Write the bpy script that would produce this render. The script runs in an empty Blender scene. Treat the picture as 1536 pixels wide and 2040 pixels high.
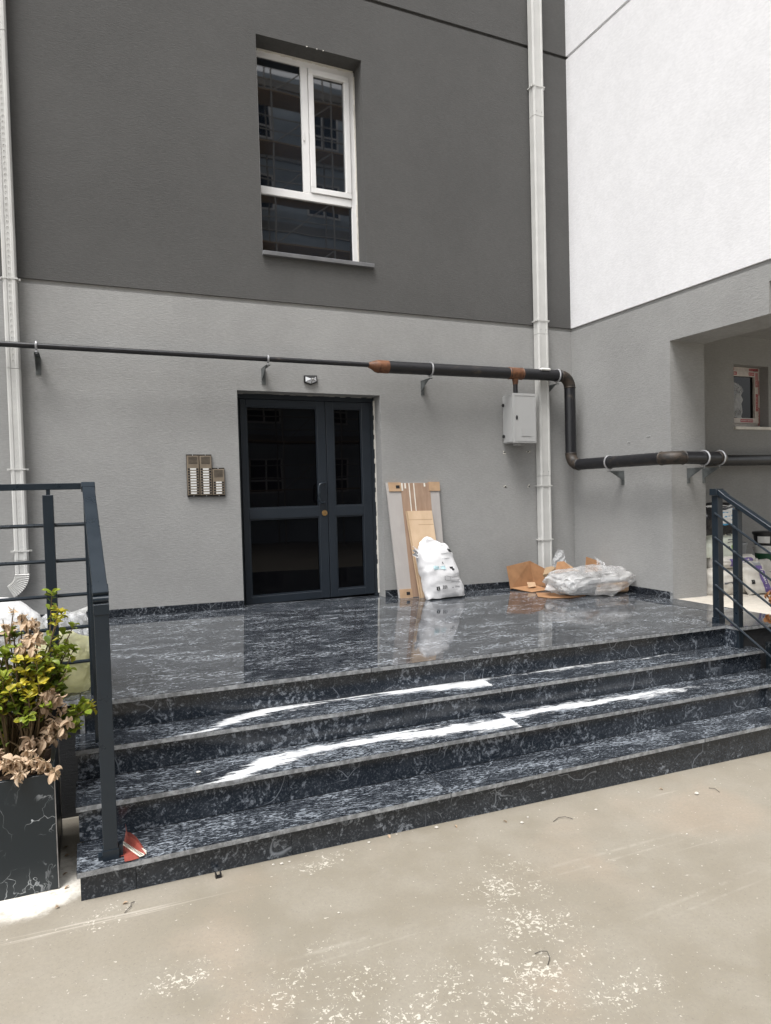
import bpy, bmesh, math, random
from mathutils import Vector, Matrix, noise as mnoise
R = random.Random(7)
scene = bpy.context.scene
COL = scene.collection
V = Vector

# ------------------------------------------------------------------ camera
CAM = V((-1.4358, -6.8099, 1.135))
yaw, pitch, roll = -0.4195, -0.0297, -0.0267
fw = V((-math.sin(yaw)*math.cos(pitch), math.cos(yaw)*math.cos(pitch), math.sin(pitch)))
rt = V((math.cos(yaw), math.sin(yaw), 0)); up = rt.cross(fw)
r2 = rt*math.cos(roll)+up*math.sin(roll); u2 = -rt*math.sin(roll)+up*math.cos(roll)
cam = bpy.data.cameras.new('camera'); camo = bpy.data.objects.new('camera', cam); COL.objects.link(camo)
cam.sensor_fit = 'VERTICAL'; cam.sensor_height = 24.0; cam.lens = 24.0*1339.9/2040
cam.clip_start = 0.05; cam.clip_end = 500
camo.matrix_world = Matrix(((r2.x, u2.x, -fw.x, CAM.x), (r2.y, u2.y, -fw.y, CAM.y), (r2.z, u2.z, -fw.z, CAM.z), (0, 0, 0, 1)))
scene.camera = camo
# ------------------------------------------------------------------ overcast sky and a very soft sun
SUN_EL, SUN_AZ = math.radians(66), math.radians(228)      # azimuth from +y clockwise: from behind-left of the camera
w = bpy.data.worlds.new('World'); scene.world = w; w.use_nodes = True
wn = w.node_tree; wn.nodes.clear()
sky = wn.nodes.new('ShaderNodeTexSky'); sky.sky_type = 'NISHITA'; sky.sun_disc = False
sky.sun_elevation = SUN_EL; sky.sun_rotation = SUN_AZ; sky.air_density = 1.0; sky.dust_density = 3.0; sky.ozone_density = 1.0
hs = wn.nodes.new('ShaderNodeHueSaturation'); hs.inputs['Saturation'].default_value = 0.10
bg = wn.nodes.new('ShaderNodeBackground'); bg.inputs['Strength'].default_value = 0.15
wo = wn.nodes.new('ShaderNodeOutputWorld')
wn.links.new(sky.outputs[0], hs.inputs['Color']); wn.links.new(hs.outputs[0], bg.inputs[0]); wn.links.new(bg.outputs[0], wo.inputs[0])
sl = bpy.data.lights.new('sun', 'SUN'); sl.energy = 1.5; sl.angle = math.radians(22); sl.color = (1, 0.985, 0.965)
so = bpy.data.objects.new('sun', sl); COL.objects.link(so)
sd = V((math.sin(SUN_AZ)*math.cos(SUN_EL), math.cos(SUN_AZ)*math.cos(SUN_EL), math.sin(SUN_EL)))
so.rotation_euler = (-sd).to_track_quat('-Z', 'Y').to_euler()
scene.view_settings.view_transform = 'Standard'; scene.view_settings.look = 'None'
scene.view_settings.gamma = 1.0; scene.view_settings.exposure = 1.14
scene.view_settings.use_curve_mapping = False

# ------------------------------------------------------------------ material helpers
class NT:
    def __init__(s, name):
        s.m = bpy.data.materials.new(name); s.m.use_nodes = True; s.t = s.m.node_tree; s.t.nodes.clear()
        s.out = s.t.nodes.new('ShaderNodeOutputMaterial')
    def n(s, typ, **kw):
        nd = s.t.nodes.new('ShaderNode'+typ)
        for k, v in kw.items():
            if k.startswith('_'): setattr(nd, k[1:], v)
            else: s.put(nd.inputs[int(k[1:])] if (k[0] == 'i' and k[1:].isdigit()) else nd.inputs[k.replace('__', ' ')], v)
        return nd
    def put(s, sock, v):
        if isinstance(v, bpy.types.NodeSocket): s.t.links.new(v, sock)
        elif isinstance(v, bpy.types.Node): s.t.links.new(v.outputs[0], sock)
        else:
            if sock.type == 'RGBA' and len(v) == 3: v = (*v, 1)
            sock.default_value = v
    def math(s, op, a, b=0.0, clamp=False):
        nd = s.t.nodes.new('ShaderNodeMath'); nd.operation = op; nd.use_clamp = clamp
        s.put(nd.inputs[0], a); s.put(nd.inputs[1], b); return nd.outputs[0]
    def vmath(s, op, a, b=(0, 0, 0)):
        nd = s.t.nodes.new('ShaderNodeVectorMath'); nd.operation = op
        s.put(nd.inputs[0], a)
        if op == 'SCALE': s.put(nd.inputs['Scale'], b)
        else: s.put(nd.inputs[1], b)
        return nd.outputs[0]
    def mix(s, f, a, b, blend='MIX'):
        nd = s.t.nodes.new('ShaderNodeMix'); nd.data_type = 'RGBA'; nd.blend_type = blend
        s.put(nd.inputs[0], f); s.put(nd.inputs[6], a); s.put(nd.inputs[7], b); return nd.outputs[2]
    def ramp(s, v, lo, hi, a=0.0, b=1.0):
        nd = s.t.nodes.new('ShaderNodeMapRange'); nd.interpolation_type = 'SMOOTHSTEP'
        s.put(nd.inputs[0], v); s.put(nd.inputs[1], lo); s.put(nd.inputs[2], hi); s.put(nd.inputs[3], a); s.put(nd.inputs[4], b)
        return nd.outputs[0]
    def coord(s, scale=(1, 1, 1), rnd=0, rot=(0, 0, 0)):
        tc = s.t.nodes.new('ShaderNodeTexCoord').outputs['Object']
        if rnd:
            oi = s.t.nodes.new('ShaderNodeObjectInfo').outputs['Random']
            tc = s.vmath('ADD', tc, s.vmath('SCALE', (1.0, 0.7, 0.4), s.math('MULTIPLY', oi, rnd)))
        mp = s.n('Mapping', Vector=tc, Rotation=rot, Scale=scale); return mp.outputs[0]
    def noise(s, vec, scale, detail=4, rough=0.55, dist=0.0):
        return s.n('TexNoise', Vector=vec, Scale=scale, Detail=detail, Roughness=rough, Distortion=dist)
    def bsdf(s, color, rough=0.5, metal=0.0, spec=0.5, normal=None, **kw):
        b = s.n('BsdfPrincipled'); s.put(b.inputs['Base Color'], color); s.put(b.inputs['Roughness'], rough)
        s.put(b.inputs['Metallic'], metal); s.put(b.inputs['Specular IOR Level'], spec)
        if normal is not None: s.put(b.inputs['Normal'], normal)
        for k, v in kw.items(): s.put(b.inputs[k.replace('__', ' ')], v)
        return b
    def bump(s, h, strength=0.3, dist=0.01):
        return s.n('Bump', Strength=strength, Distance=dist, Height=h).outputs[0]
    def done(s, b):
        s.t.links.new(b.outputs[0], s.out.inputs[0]); return s.m

def simple(name, col, rough=0.5, metal=0.0, spec=0.5, var=0.12, vscale=6.0, bump=0.0, bscale=80.0, stretch=(1, 1, 1), objvar=0.0, rvar=0.1):
    t = NT(name); c = t.coord(stretch, rnd=7)
    nz = t.noise(c, vscale, 5, 0.6)
    f = t.ramp(nz.outputs[0], 0.3, 0.7, 1-var, 1+var)
    if objvar:
        oi = t.t.nodes.new('ShaderNodeObjectInfo').outputs['Random']
        f = t.math('MULTIPLY', f, t.ramp(oi, 0, 1, 1-objvar, 1+objvar))
    cc = t.vmath('SCALE', col, f)
    nm = None
    if bump: nm = t.bump(t.noise(c, bscale, 4, 0.6).outputs[0], bump, 0.01)
    rr = t.ramp(nz.outputs[0], 0.3, 0.7, max(0, rough-rvar*rough), min(1, rough+rvar*rough))
    return t.done(t.bsdf(cc, rr, metal, spec, nm))

def plaster(name, col, blot=0.06, bs=0.45):
    t = NT(name); tc = t.n('NewGeometry').outputs['Position']
    big = t.noise(tc, 0.7, 3, 0.5).outputs[0]; mid = t.noise(tc, 5, 5, 0.6).outputs[0]
    m1 = t.n('Mapping', Vector=tc, Scale=(22, 22, 95)).outputs[0]
    s1 = t.noise(m1, 1.0, 3, 0.65, 0.6).outputs[0]
    s2 = t.noise(tc, 160, 3, 0.6).outputs[0]
    h = t.math('ADD', s1, t.math('MULTIPLY', s2, 0.5))
    f = t.math('ADD', t.ramp(big, 0.3, 0.7, 1-blot, 1+blot), t.ramp(mid, 0.35, 0.65, -0.02, 0.02))
    f = t.math('ADD', f, t.ramp(s1, 0.35, 0.68, -0.055, 0.055))
    return t.done(t.bsdf(t.vmath('SCALE', col, f), 0.92, 0, 0.25, t.bump(h, bs, 0.006)))

def marble(name, scale=(1, 2.4, 2.4), rot=(0, 0, 0.25), dark=(0.010, 0.0125, 0.017), light=(0.30, 0.32, 0.35), rough=0.06, dens=0.0, vein=None, fleck=22.0, streak=0.0):
    t = NT(name); c0 = t.coord((1, 1, 1), rnd=23); c = t.n('Mapping', Vector=c0, Rotation=rot, Scale=scale).outputs[0]
    wz = t.noise(c, 2.2, 3, 0.6)
    cw = t.vmath('ADD', c, t.vmath('SCALE', t.vmath('SUBTRACT', wz.outputs['Color'], (0.5, 0.5, 0.5)), 0.20))
    n1 = t.noise(cw, fleck, 5, 0.70, 0.0).outputs[0]
    cl = t.noise(c, 2.6, 3, 0.6).outputs[0]
    thr = t.ramp(cl, 0.3, 0.7, 0.64-dens, 0.49-dens)
    f1 = t.math('MULTIPLY', t.ramp(t.math('SUBTRACT', n1, thr), -0.01, 0.13), 0.62)
    n3 = t.noise(cw, fleck*2.6, 4, 0.7).outputs[0]
    f1b = t.math('MULTIPLY', t.ramp(n3, 0.50, 0.73), 0.30)
    mot = t.math('MULTIPLY', t.ramp(t.noise(cw, fleck*.33, 4, 0.65).outputs[0], 0.45, 0.75), 0.06)
    f1 = t.math('ADD', f1, mot)
    if streak:
        cs_ = t.n('Mapping', Vector=cw, Scale=(1.1, 3.4, 1)).outputs[0]
        f1 = t.math('ADD', f1, t.math('MULTIPLY', t.math('MULTIPLY', t.ramp(t.noise(cs_, 7, 6, 0.72).outputs[0], 0.50, 0.74), t.ramp(cl, 0.35, 0.65, 0.45, 1)), streak))
    # fine crossing veins and a few long ones
    vo = t.n('TexVoronoi', _feature='DISTANCE_TO_EDGE', Vector=cw, Scale=6.5).outputs['Distance']
    f2 = t.math('MULTIPLY', t.ramp(vo, 0.0, 0.03, 1, 0), t.ramp(t.noise(c, 3.5, 3).outputs[0], 0.54, 0.68))
    n4 = t.noise(cw, 1.1, 2, 0.5).outputs[0]
    f3 = t.math('MULTIPLY', t.ramp(t.math('ABSOLUTE', t.math('SUBTRACT', n4, 0.5)), 0.0, 0.004, 1, 0), t.ramp(t.noise(c, 2.0, 2).outputs[0], 0.48, 0.6))
    f = t.math('MAXIMUM', t.math('ADD', f1, f1b), t.math('MAXIMUM', t.math('MULTIPLY', f2, 0.7), t.math('MULTIPLY', f3, 0.55)), clamp=True)
    col = t.mix(f, dark, light)
    if vein:
        x0, x1, pts = vein                       # pts: (x, y centre, half width) in object coordinates
        tc = t.t.nodes.new('ShaderNodeTexCoord').outputs['Object']
        sx = t.n('SeparateXYZ', Vector=tc)
        wob = t.noise(t.n('Mapping', Vector=tc, Scale=(1, 2, 1)).outputs[0], 5.5, 6, 0.68).outputs[0]
        fx = t.math('DIVIDE', t.math('SUBTRACT', sx.outputs[0], x0), x1-x0)
        def curve(vals):
            nd = t.t.nodes.new('ShaderNodeFloatCurve'); cu = nd.mapping.curves[0]
            P = [((p[0]-x0)/(x1-x0), v) for p, v in zip(pts, vals)]
            cu.points[0].location = (0, P[0][1]); cu.points[1].location = (1, P[-1][1])
            for q in P: cu.points.new(*q)
            for q in cu.points: q.handle_type = 'VECTOR'
            nd.mapping.update(); t.put(nd.inputs['Value'], fx); return nd.outputs[0]
        ys = [p[1] for p in pts]; y0, y1 = min(ys)-0.01, max(ys)+0.01
        cy = t.math('ADD', t.math('MULTIPLY', curve([(v-y0)/(y1-y0) for v in ys]), y1-y0), y0)
        hw = t.math('MULTIPLY', curve([p[2]/0.2 for p in pts]), 0.2)
        dy = t.math('ABSOLUTE', t.math('SUBTRACT', t.math('ADD', sx.outputs[1], t.math('MULTIPLY', t.math('SUBTRACT', wob, 0.5), 0.16)), cy))
        rel = t.math('SUBTRACT', dy, hw)
        stk = t.noise(t.n('Mapping', Vector=tc, Rotation=(0, 0, 0.12), Scale=(2.6, 26, 1)).outputs[0], 1.6, 5, 0.65).outputs[0]
        rel = t.math('ADD', rel, t.math('ADD', t.math('MULTIPLY', t.math('SUBTRACT', n1, 0.5), 0.10), t.math('MULTIPLY', t.math('SUBTRACT', stk, 0.5), 0.21)))
        fv = t.math('MULTIPLY', t.ramp(rel, -0.030, 0.014, 1, 0), t.ramp(t.noise(cw, 16, 5, 0.7).outputs[0], 0.28, 0.46, 0.45, 1))
        gray = t.math('MULTIPLY', t.math('MAXIMUM', t.ramp(t.noise(cw, 7, 5, 0.6).outputs[0], 0.50, 0.68), t.ramp(stk, 0.52, 0.70)), 0.6)
        col = t.mix(fv, col, t.mix(gray, (0.70, 0.71, 0.72), (0.28, 0.29, 0.31)))
    rr = t.math('ADD', rough, t.math('MULTIPLY', t.ramp(t.noise(c0, 3, 5, 0.65).outputs[0], 0.45, 0.8), 0.10))
    nm = t.bump(t.noise(c0, 3.0, 2).outputs[0], 0.02, 0.01)
    return t.done(t.bsdf(col, rr, 0, 0.5, nm))

# ------------------------------------------------------------------ mesh helpers
ROOT = {}
def obj(name, verts, faces, mat, parent=None, smooth=False, bevel=0.0, mats=None, fmat=None, segs=1):
    off = V((0, 0, 0)); p = parent
    while p is not None:
        if p.name in ROOT: off = ROOT[p.name]; break
        p = p.parent
    me = bpy.data.meshes.new(name); me.from_pydata([tuple(V(v)-off) for v in verts], [], faces)
    for m in (mats or [mat]): me.materials.append(m)
    if fmat:
        for pl, i in zip(me.polygons, fmat): pl.material_index = i
    if bevel or True:
        b = bmesh.new(); b.from_mesh(me)
        if bevel: bmesh.ops.bevel(b, geom=[e for e in b.edges if e.calc_face_angle(0) > 0.5], offset=bevel, segments=segs, affect='EDGES', clamp_overlap=True)
        bmesh.ops.recalc_face_normals(b, faces=b.faces); b.to_mesh(me); b.free()
    if smooth:
        me.polygons.foreach_set('use_smooth', [True]*len(me.polygons))
        try: me.set_sharp_from_angle(angle=math.radians(40))
        except Exception: pass
    o = bpy.data.objects.new(name, me); COL.objects.link(o)
    if parent: o.parent = parent
    return o
def tag(o, label, cat, group=None, kind=None):
    if label: o['label'] = label
    if cat: o['category'] = cat
    if group: o['group'] = group
    if kind: o['kind'] = kind
    return o
def thing(name, label, cat, loc, group=None):
    o = bpy.data.objects.new(name, None); o.empty_display_size = 0.1; COL.objects.link(o); o.location = loc
    ROOT[o.name] = V(loc); return tag(o, label, cat, group)
def struct(name, *a, **k):
    o = obj(name, *a, **k); o['kind'] = 'structure'; return o
class MB:
    def __init__(s): s.v = []; s.f = []; s.m = []
    def add(s, vs, fs, mi=0):
        k = len(s.v); s.v += [V(v) for v in vs]; s.f += [tuple(i+k for i in f) for f in fs]; s.m += [mi]*len(fs); return s
    def box(s, x0, x1, y0, y1, z0, z1, mi=0):
        return s.add([(x0, y0, z0), (x1, y0, z0), (x1, y1, z0), (x0, y1, z0), (x0, y0, z1), (x1, y0, z1), (x1, y1, z1), (x0, y1, z1)],
                     [(0, 3, 2, 1), (4, 5, 6, 7), (0, 1, 5, 4), (1, 2, 6, 5), (2, 3, 7, 6), (3, 0, 4, 7)], mi)
    def bar(s, a, b, w, h, upv=(0, 0, 1), mi=0):      # box of width w and height h along a-b
        a, b = V(a), V(b); d = (b-a).normalized(); u = V(upv)
        if abs(d.dot(u)) > 0.99: u = V((0, 1, 0))
        r = d.cross(u).normalized(); u = r.cross(d).normalized()
        q = [(-.5, -.5), (.5, -.5), (.5, .5), (-.5, .5)]
        vs = [p+r*(i*w)+u*(j*h) for p in (a, b) for i, j in q]
        return s.add(vs, [(0, 1, 2, 3), (7, 6, 5, 4), (0, 4, 5, 1), (1, 5, 6, 2), (2, 6, 7, 3), (3, 7, 4, 0)], mi)
    def tube(s, pts, rad, n=12, caps=True, mi=0):
        pts = [V(p) for p in pts]; rads = rad if isinstance(rad, (list, tuple)) else [rad]*len(pts)
        k = len(s.v); ref = None
        for i, p in enumerate(pts):
            d = (pts[min(i+1, len(pts)-1)]-pts[max(i-1, 0)]).normalized()
            if ref is None: ref = V((0, 0, 1)) if abs(d.z) < 0.9 else V((1, 0, 0))
            a = d.cross(ref).normalized(); b = a.cross(d).normalized(); ref = b
            for j in range(n):
                t = 2*math.pi*j/n; s.v.append(p+(a*math.cos(t)+b*math.sin(t))*rads[i])
        for i in range(len(pts)-1):
            for j in range(n):
                s.f.append((k+i*n+j, k+i*n+(j+1) % n, k+(i+1)*n+(j+1) % n, k+(i+1)*n+j)); s.m.append(mi)
        if caps:
            s.f.append(tuple(range(k, k+n))[::-1]); s.m.append(mi); e = k+(len(pts)-1)*n; s.f.append(tuple(range(e, e+n))); s.m.append(mi)
        return s
    def lathe(s, c, prof, n=24, mi=0):                # prof: (r, z) list, axis +z at c
        k = len(s.v); c = V(c)
        for r, z in prof:
            for j in range(n):
                t = 2*math.pi*j/n; s.v.append(c+V((r*math.cos(t), r*math.sin(t), z)))
        for i in range(len(prof)-1):
            for j in range(n):
                s.f.append((k+i*n+j, k+i*n+(j+1) % n, k+(i+1)*n+(j+1) % n, k+(i+1)*n+j)); s.m.append(mi)
        s.f.append(tuple(range(k, k+n))[::-1]); s.m.append(mi); e = k+(len(prof)-1)*n; s.f.append(tuple(range(e, e+n))); s.m.append(mi)
        return s
    def poly(s, pts, th, nrm, mi=0):                  # flat outline with thickness th along nrm
        n = len(pts); d = V(nrm).normalized()*th; P = [V(p) for p in pts]
        return s.add(P+[p+d for p in P], [tuple(range(n))[::-1], tuple(range(n, 2*n))]+[(i, (i+1) % n, n+(i+1) % n, n+i) for i in range(n)], mi)
    def xf(s, fn): s.v = [V(fn(v)) for v in s.v]; return s
    def build(s, name, mat, parent=None, **k):
        if isinstance(mat, list): return obj(name, s.v, s.f, None, parent, mats=mat, fmat=None if k.get('bevel') else s.m, **k)
        return obj(name, s.v, s.f, mat, parent, **k)
def wall_sheet(mb, x0, x1, z0, z1, holes, y, depth, plane='y', mi=0):
    """front sheet with rectangular holes and their reveals; plane 'y': coordinates (x,z) at y; plane 'x': (y,z) at x"""
    xs = sorted({x0, x1, *[h[0] for h in holes], *[h[1] for h in holes]}); zs = sorted({z0, z1, *[h[2] for h in holes], *[h[3] for h in holes]})
    P = (lambda a, d, c: (a, d, c)) if plane == 'y' else (lambda a, d, c: (d, a, c))
    for i in range(len(xs)-1):
        for j in range(len(zs)-1):
            cx, cz = (xs[i]+xs[i+1])/2, (zs[j]+zs[j+1])/2
            if any(h[0] < cx < h[1] and h[2] < cz < h[3] for h in holes): continue
            mb.add([P(xs[i], y, zs[j]), P(xs[i+1], y, zs[j]), P(xs[i+1], y, zs[j+1]), P(xs[i], y, zs[j+1])], [(0, 1, 2, 3)], mi)
    for a, b, c, d in holes:
        q = [(a, c), (b, c), (b, d), (a, d)]
        for i in range(4):
            p, r = q[i], q[(i+1) % 4]
            mb.add([P(p[0], y, p[1]), P(r[0], y, r[1]), P(r[0], y+depth, r[1]), P(p[0], y+depth, p[1])], [(0, 1, 2, 3)], mi)
    return mb
SZ = -0.0193
def fz(x): return SZ*x
def gz(x): return -0.6968-0.0344*x
def shear(v): return (v[0], v[1], v[2]+SZ*v[0])
def nz3(p, f, seed=0.0): return mnoise.noise(V((p[0]*f+seed, p[1]*f+seed*1.7, p[2]*f-seed)))
def nzv(p, f, seed=0.0): return mnoise.noise_vector(V((p[0]*f+seed, p[1]*f+seed*1.7, p[2]*f-seed)))
def copy_tree(o, parent=None):
    c = o.copy(); COL.objects.link(c); c.parent = parent
    for ch in list(o.children): copy_tree(ch, c)
    return c

# ------------------------------------------------------------------ materials
M = {}
M['plaster'] = plaster('plaster_light_grey', (0.292, 0.290, 0.283), 0.08)
M['plaster_dark'] = plaster('plaster_dark_grey', (0.090, 0.0885, 0.086), 0.05)
M['plaster_white'] = plaster('plaster_white', (0.735, 0.73, 0.74), 0.02, 0.14)
M['plinth'] = plaster('plinth_dark_paint', (0.035, 0.036, 0.038), 0.05)
M['floor_m'] = marble('marble_floor', (1, 2.2, 1), (0, 0, -0.12), rough=0.045, dens=0.015, light=(0.42, 0.45, 0.49), fleck=30, streak=0.6)
M['tread_m'] = marble('marble_tread', (1, 2.6, 1), (0, 0, 0.38), rough=0.10, dens=0.03, light=(0.36, 0.395, 0.44), fleck=34, streak=0.5)
M['riser_m'] = marble('marble_riser', (1.15, 1.3, 1.15), (0, 0.5, 0), rough=0.16, dens=0.0, fleck=30, dark=(0.013, 0.018, 0.026), light=(0.32, 0.35, 0.395))
M['skirt_m'] = marble('marble_skirting', (1.2, 1.2, 1.2), (0, 0.5, 0), rough=0.16, dens=0.0)
VX0, VX1 = -1.6, 3.7
M['tread_v1'] = marble('marble_tread_vein_upper', (1, 2.6, 1), (0, 0, 0.38), rough=0.10, dens=0.03, light=(0.36, 0.395, 0.44), fleck=34, streak=0.5, vein=(VX0, VX1, [(-1.25, -3.10, -.05), (-1.0, -3.06, 0.004), (-0.85, -3.0, .02), (-0.66, -2.88, .055), (-0.45, -2.82, .055), (-0.2, -2.79, .035), (0.02, -2.775, .012), (0.12, -2.785, .022), (0.45, -2.80, .05), (0.8, -2.83, .075), (1.063, -2.87, .095), (1.066, -2.80, .02), (1.35, -2.79, -.02), (1.6, -2.80, .022), (2.0, -2.79, .032), (2.35, -2.81, .012), (2.5, -2.82, -.05)]))
M['tread_v2'] = marble('marble_tread_vein_middle', (1, 2.6, 1), (0, 0, 0.38), rough=0.10, dens=0.03, light=(0.36, 0.395, 0.44), fleck=34, streak=0.5, vein=(VX0, VX1, [(-1.2, -3.36, -.05), (-1.0, -3.34, .0), (-0.85, -3.32, .035), (-0.62, -3.21, .085), (-0.4, -3.14, .055), (-0.05, -3.11, .04), (0.3, -3.14, .06), (0.6, -3.17, .075), (1.03, -3.215, .085), (1.033, -3.10, .055), (1.35, -3.11, .055), (1.8, -3.115, .05), (2.3, -3.13, .045), (2.62, -3.15, .02), (2.8, -3.15, -.05)]))
def edge_mat():
    t = NT('marble_sawn_edge'); c = t.coord((3, 3, 3), rnd=9); n1 = t.noise(c, 9, 6, 0.7).outputs[0]
    return t.done(t.bsdf(t.mix(t.ramp(n1, 0.38, 0.66), (0.15, 0.155, 0.16), (0.34, 0.35, 0.36)), 0.45, 0, 0.4))
M['edge'] = edge_mat()
M['anth'] = simple('anthracite_powder_coat', (0.011, 0.0175, 0.025), 0.30, 0, 0.5, 0.06, 9, 0.05, 300)
M['door'] = simple('door_anthracite_aluminium', (0.013, 0.018, 0.025), 0.38, 0, 0.45, 0.05, 5)
M['galv_wht'] = simple('downpipe_off_white_metal', (0.52, 0.515, 0.495), 0.42, 0, 0.5, 0.05, 5)
M['galv'] = simple('galvanised_steel', (0.30, 0.30, 0.30), 0.4, 0.6, 0.5, 0.2, 30)
M['zinc'] = simple('bright_zinc_clamp', (0.42, 0.42, 0.43), 0.35, 0.5, 0.5, 0.1, 40)
M['bracket'] = simple('bracket_grey_steel', (0.13, 0.14, 0.14), 0.5, 0.4, 0.5, 0.2, 25)
def pipe_mat():
    t = NT('black_painted_pipe'); c = t.coord((1, 1, 1)); n1 = t.noise(c, 6, 6, 0.65).outputs[0]; n2 = t.noise(c, 25, 5, 0.7).outputs[0]
    f = t.math('MULTIPLY', t.ramp(n1, 0.55, 0.72), t.ramp(n2, 0.4, 0.65))
    return t.done(t.bsdf(t.mix(f, (0.010, 0.010, 0.012), (0.055, 0.042, 0.032)), t.ramp(n2, 0.3, 0.7, 0.28, 0.5), 0, 0.5))
M['pipe'] = pipe_mat()
def rust_mat(name, a, b):
    t = NT(name); c = t.coord(); n1 = t.noise(c, 16, 6, 0.7).outputs[0]
    return t.done(t.bsdf(t.mix(t.ramp(n1, 0.35, 0.65), a, b), 0.55, 0, 0.4, t.bump(n1, 0.15, 0.01)))
M['rust'] = rust_mat('rusty_weld_fitting', (0.085, 0.034, 0.016), (0.17, 0.07, 0.03))
M['elbow'] = rust_mat('scorched_elbow', (0.014, 0.013, 0.012), (0.050, 0.036, 0.026))
M['upvc'] = simple('white_upvc', (0.78, 0.77, 0.76), 0.35, 0, 0.5, 0.03, 4)
def glass_mat(name, col, spec=1.0, coat=0.0):
    t = NT(name); c = t.coord(); b = t.bsdf(col, 0.015, 0, spec, t.bump(t.noise(c, 1.6, 1).outputs[0], 0.05, 0.02)); b.inputs['Coat Weight'].default_value = coat; b.inputs['Coat Roughness'].default_value = .02; return t.done(b)
M['glass'] = glass_mat('dark_window_glass', (0.008, 0.011, 0.016), 1.0, 1.0)
M['doorglass'] = glass_mat('black_door_glass', (0.0015, 0.0015, 0.002), 0.2)
M['sill'] = simple('sill_grey_stone', (0.14, 0.14, 0.145), 0.4)
M['black'] = simple('black_plastic', (0.012, 0.012, 0.013), 0.45, 0, 0.5, 0.2)
M['box'] = simple('meter_box_grey_plastic', (0.37, 0.37, 0.365), 0.45, 0, 0.5, 0.03, 3)
M['bronze'] = simple('intercom_bronze_aluminium', (0.25, 0.205, 0.155), 0.4, 0.4, 0.5, 0.08, 8)
M['bronze_dark'] = simple('intercom_dark_rail', (0.02, 0.017, 0.015), 0.4, 0.3)
M['label'] = simple('white_label', (0.66, 0.655, 0.63), 0.45, 0, 0.5, 0.02)
M['brass'] = simple('brass_lock', (0.45, 0.28, 0.12), 0.35, 0.8, 0.5, 0.1)
M['silver'] = simple('silver_reflector', (0.75, 0.76, 0.78), 0.3, 0.3, 0.5, 0.05)
M['card'] = simple('brown_cardboard', (0.30, 0.165, 0.085), 0.85, 0, 0.2, 0.14, 9, 0.1, 60)
M['card_pale'] = simple('pale_cardboard', (0.40, 0.27, 0.17), 0.85, 0, 0.2, 0.12, 9)
M['ink'] = simple('black_print', (0.02, 0.02, 0.022), 0.7, 0, 0.2, 0.1)
def board_mat(name, a, b, sc):
    t = NT(name); c = t.coord(sc); n1 = t.noise(c, 3, 6, 0.65).outputs[0]; n2 = t.noise(t.coord((1, 1, 1)), 5, 3).outputs[0]
    return t.done(t.bsdf(t.mix(t.math('ADD', t.ramp(n1, 0.3, 0.7, 0, 0.7), t.ramp(n2, 0.4, 0.7, 0, 0.3)), a, b), 0.7, 0, 0.3))
M['panel_grey'] = board_mat('grey_laminate_face', (0.36, 0.335, 0.32), (0.42, 0.395, 0.375), (2, 2, 0.5))
M['panel_brown'] = board_mat('brown_wood_strip', (0.27, 0.18, 0.125), (0.36, 0.25, 0.18), (7, 7, 0.4))
M['ply'] = board_mat('pale_plywood', (0.50, 0.36, 0.235), (0.60, 0.45, 0.31), (3, 3, 0.7))
M['ply_edge'] = simple('plywood_edge', (0.36, 0.25, 0.15), 0.8)
M['offwhite'] = simple('off_white_tile', (0.66, 0.63, 0.57), 0.6)
M['sack'] = simple('white_woven_sack', (0.62, 0.615, 0.62), 0.55, 0, 0.4, 0.10, 5, 0.25, 25)
M['sack_warm'] = simple('off_white_paper_sack', (0.52, 0.495, 0.45), 0.75, 0, 0.3, 0.12, 8, 0.2, 30)
M['sack_green'] = simple('pale_green_paper_sack', (0.60, 0.63, 0.55), 0.7, 0, 0.3, 0.1, 8, 0.2, 30)
M['blackbag'] = simple('black_film_sack', (0.012, 0.012, 0.014), 0.25, 0, 0.5, 0.2, 6, 0.4, 14)
M['purple'] = simple('purple_print', (0.13, 0.09, 0.24), 0.6, 0, 0.3, 0.1)
M['greenband'] = simple('dark_green_label', (0.012, 0.07, 0.028), 0.45)
M['redband'] = simple('red_label', (0.42, 0.03, 0.035), 0.5)
M['blue'] = simple('blue_print', (0.02, 0.22, 0.42), 0.5)
M['navy'] = simple('navy_plastic', (0.012, 0.016, 0.04), 0.35)
M['bucket'] = simple('white_bucket_plastic', (0.66, 0.65, 0.62), 0.4)
M['bucket_grey'] = simple('grey_bucket_plastic', (0.27, 0.28, 0.29), 0.4)
M['greyprint'] = simple('grey_print', (0.12, 0.12, 0.13), 0.7)
M['aqua'] = simple('faded_aqua_print', (0.42, 0.58, 0.62), 0.6, 0, 0.3, 0.2, 14)
M['greenprint'] = simple('leaf_green_print', (0.30, 0.46, 0.12), 0.6)
def film(name, col, alpha, rough=0.12, bsc=14.0, glow=0.0):
    t = NT(name); c = t.coord(); n1 = t.noise(c, bsc, 5, 0.6, 0.8).outputs[0]
    nm = t.bump(n1, 0.9, 0.03)
    b = t.bsdf(col, rough, 0, 0.7, nm); tr = t.n('BsdfTransparent', Color=(0.97, 0.97, 0.97))
    if glow:
        tl = t.n('BsdfTranslucent', Color=col); m2 = t.n('MixShader', Fac=glow); t.t.links.new(b.outputs[0], m2.inputs[1]); t.t.links.new(tl.outputs[0], m2.inputs[2]); b = m2
    a = t.ramp(t.noise(c, 5, 4, 0.6).outputs[0], 0.3, 0.7, alpha-0.16, alpha+0.16)
    mx = t.n('MixShader', Fac=a); t.t.links.new(tr.outputs[0], mx.inputs[1]); t.t.links.new(b.outputs[0], mx.inputs[2])
    return t.done(mx)
M['film'] = film('clear_plastic_film', (0.70, 0.695, 0.69), 0.42, 0.09, 9, 0.25)
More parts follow.
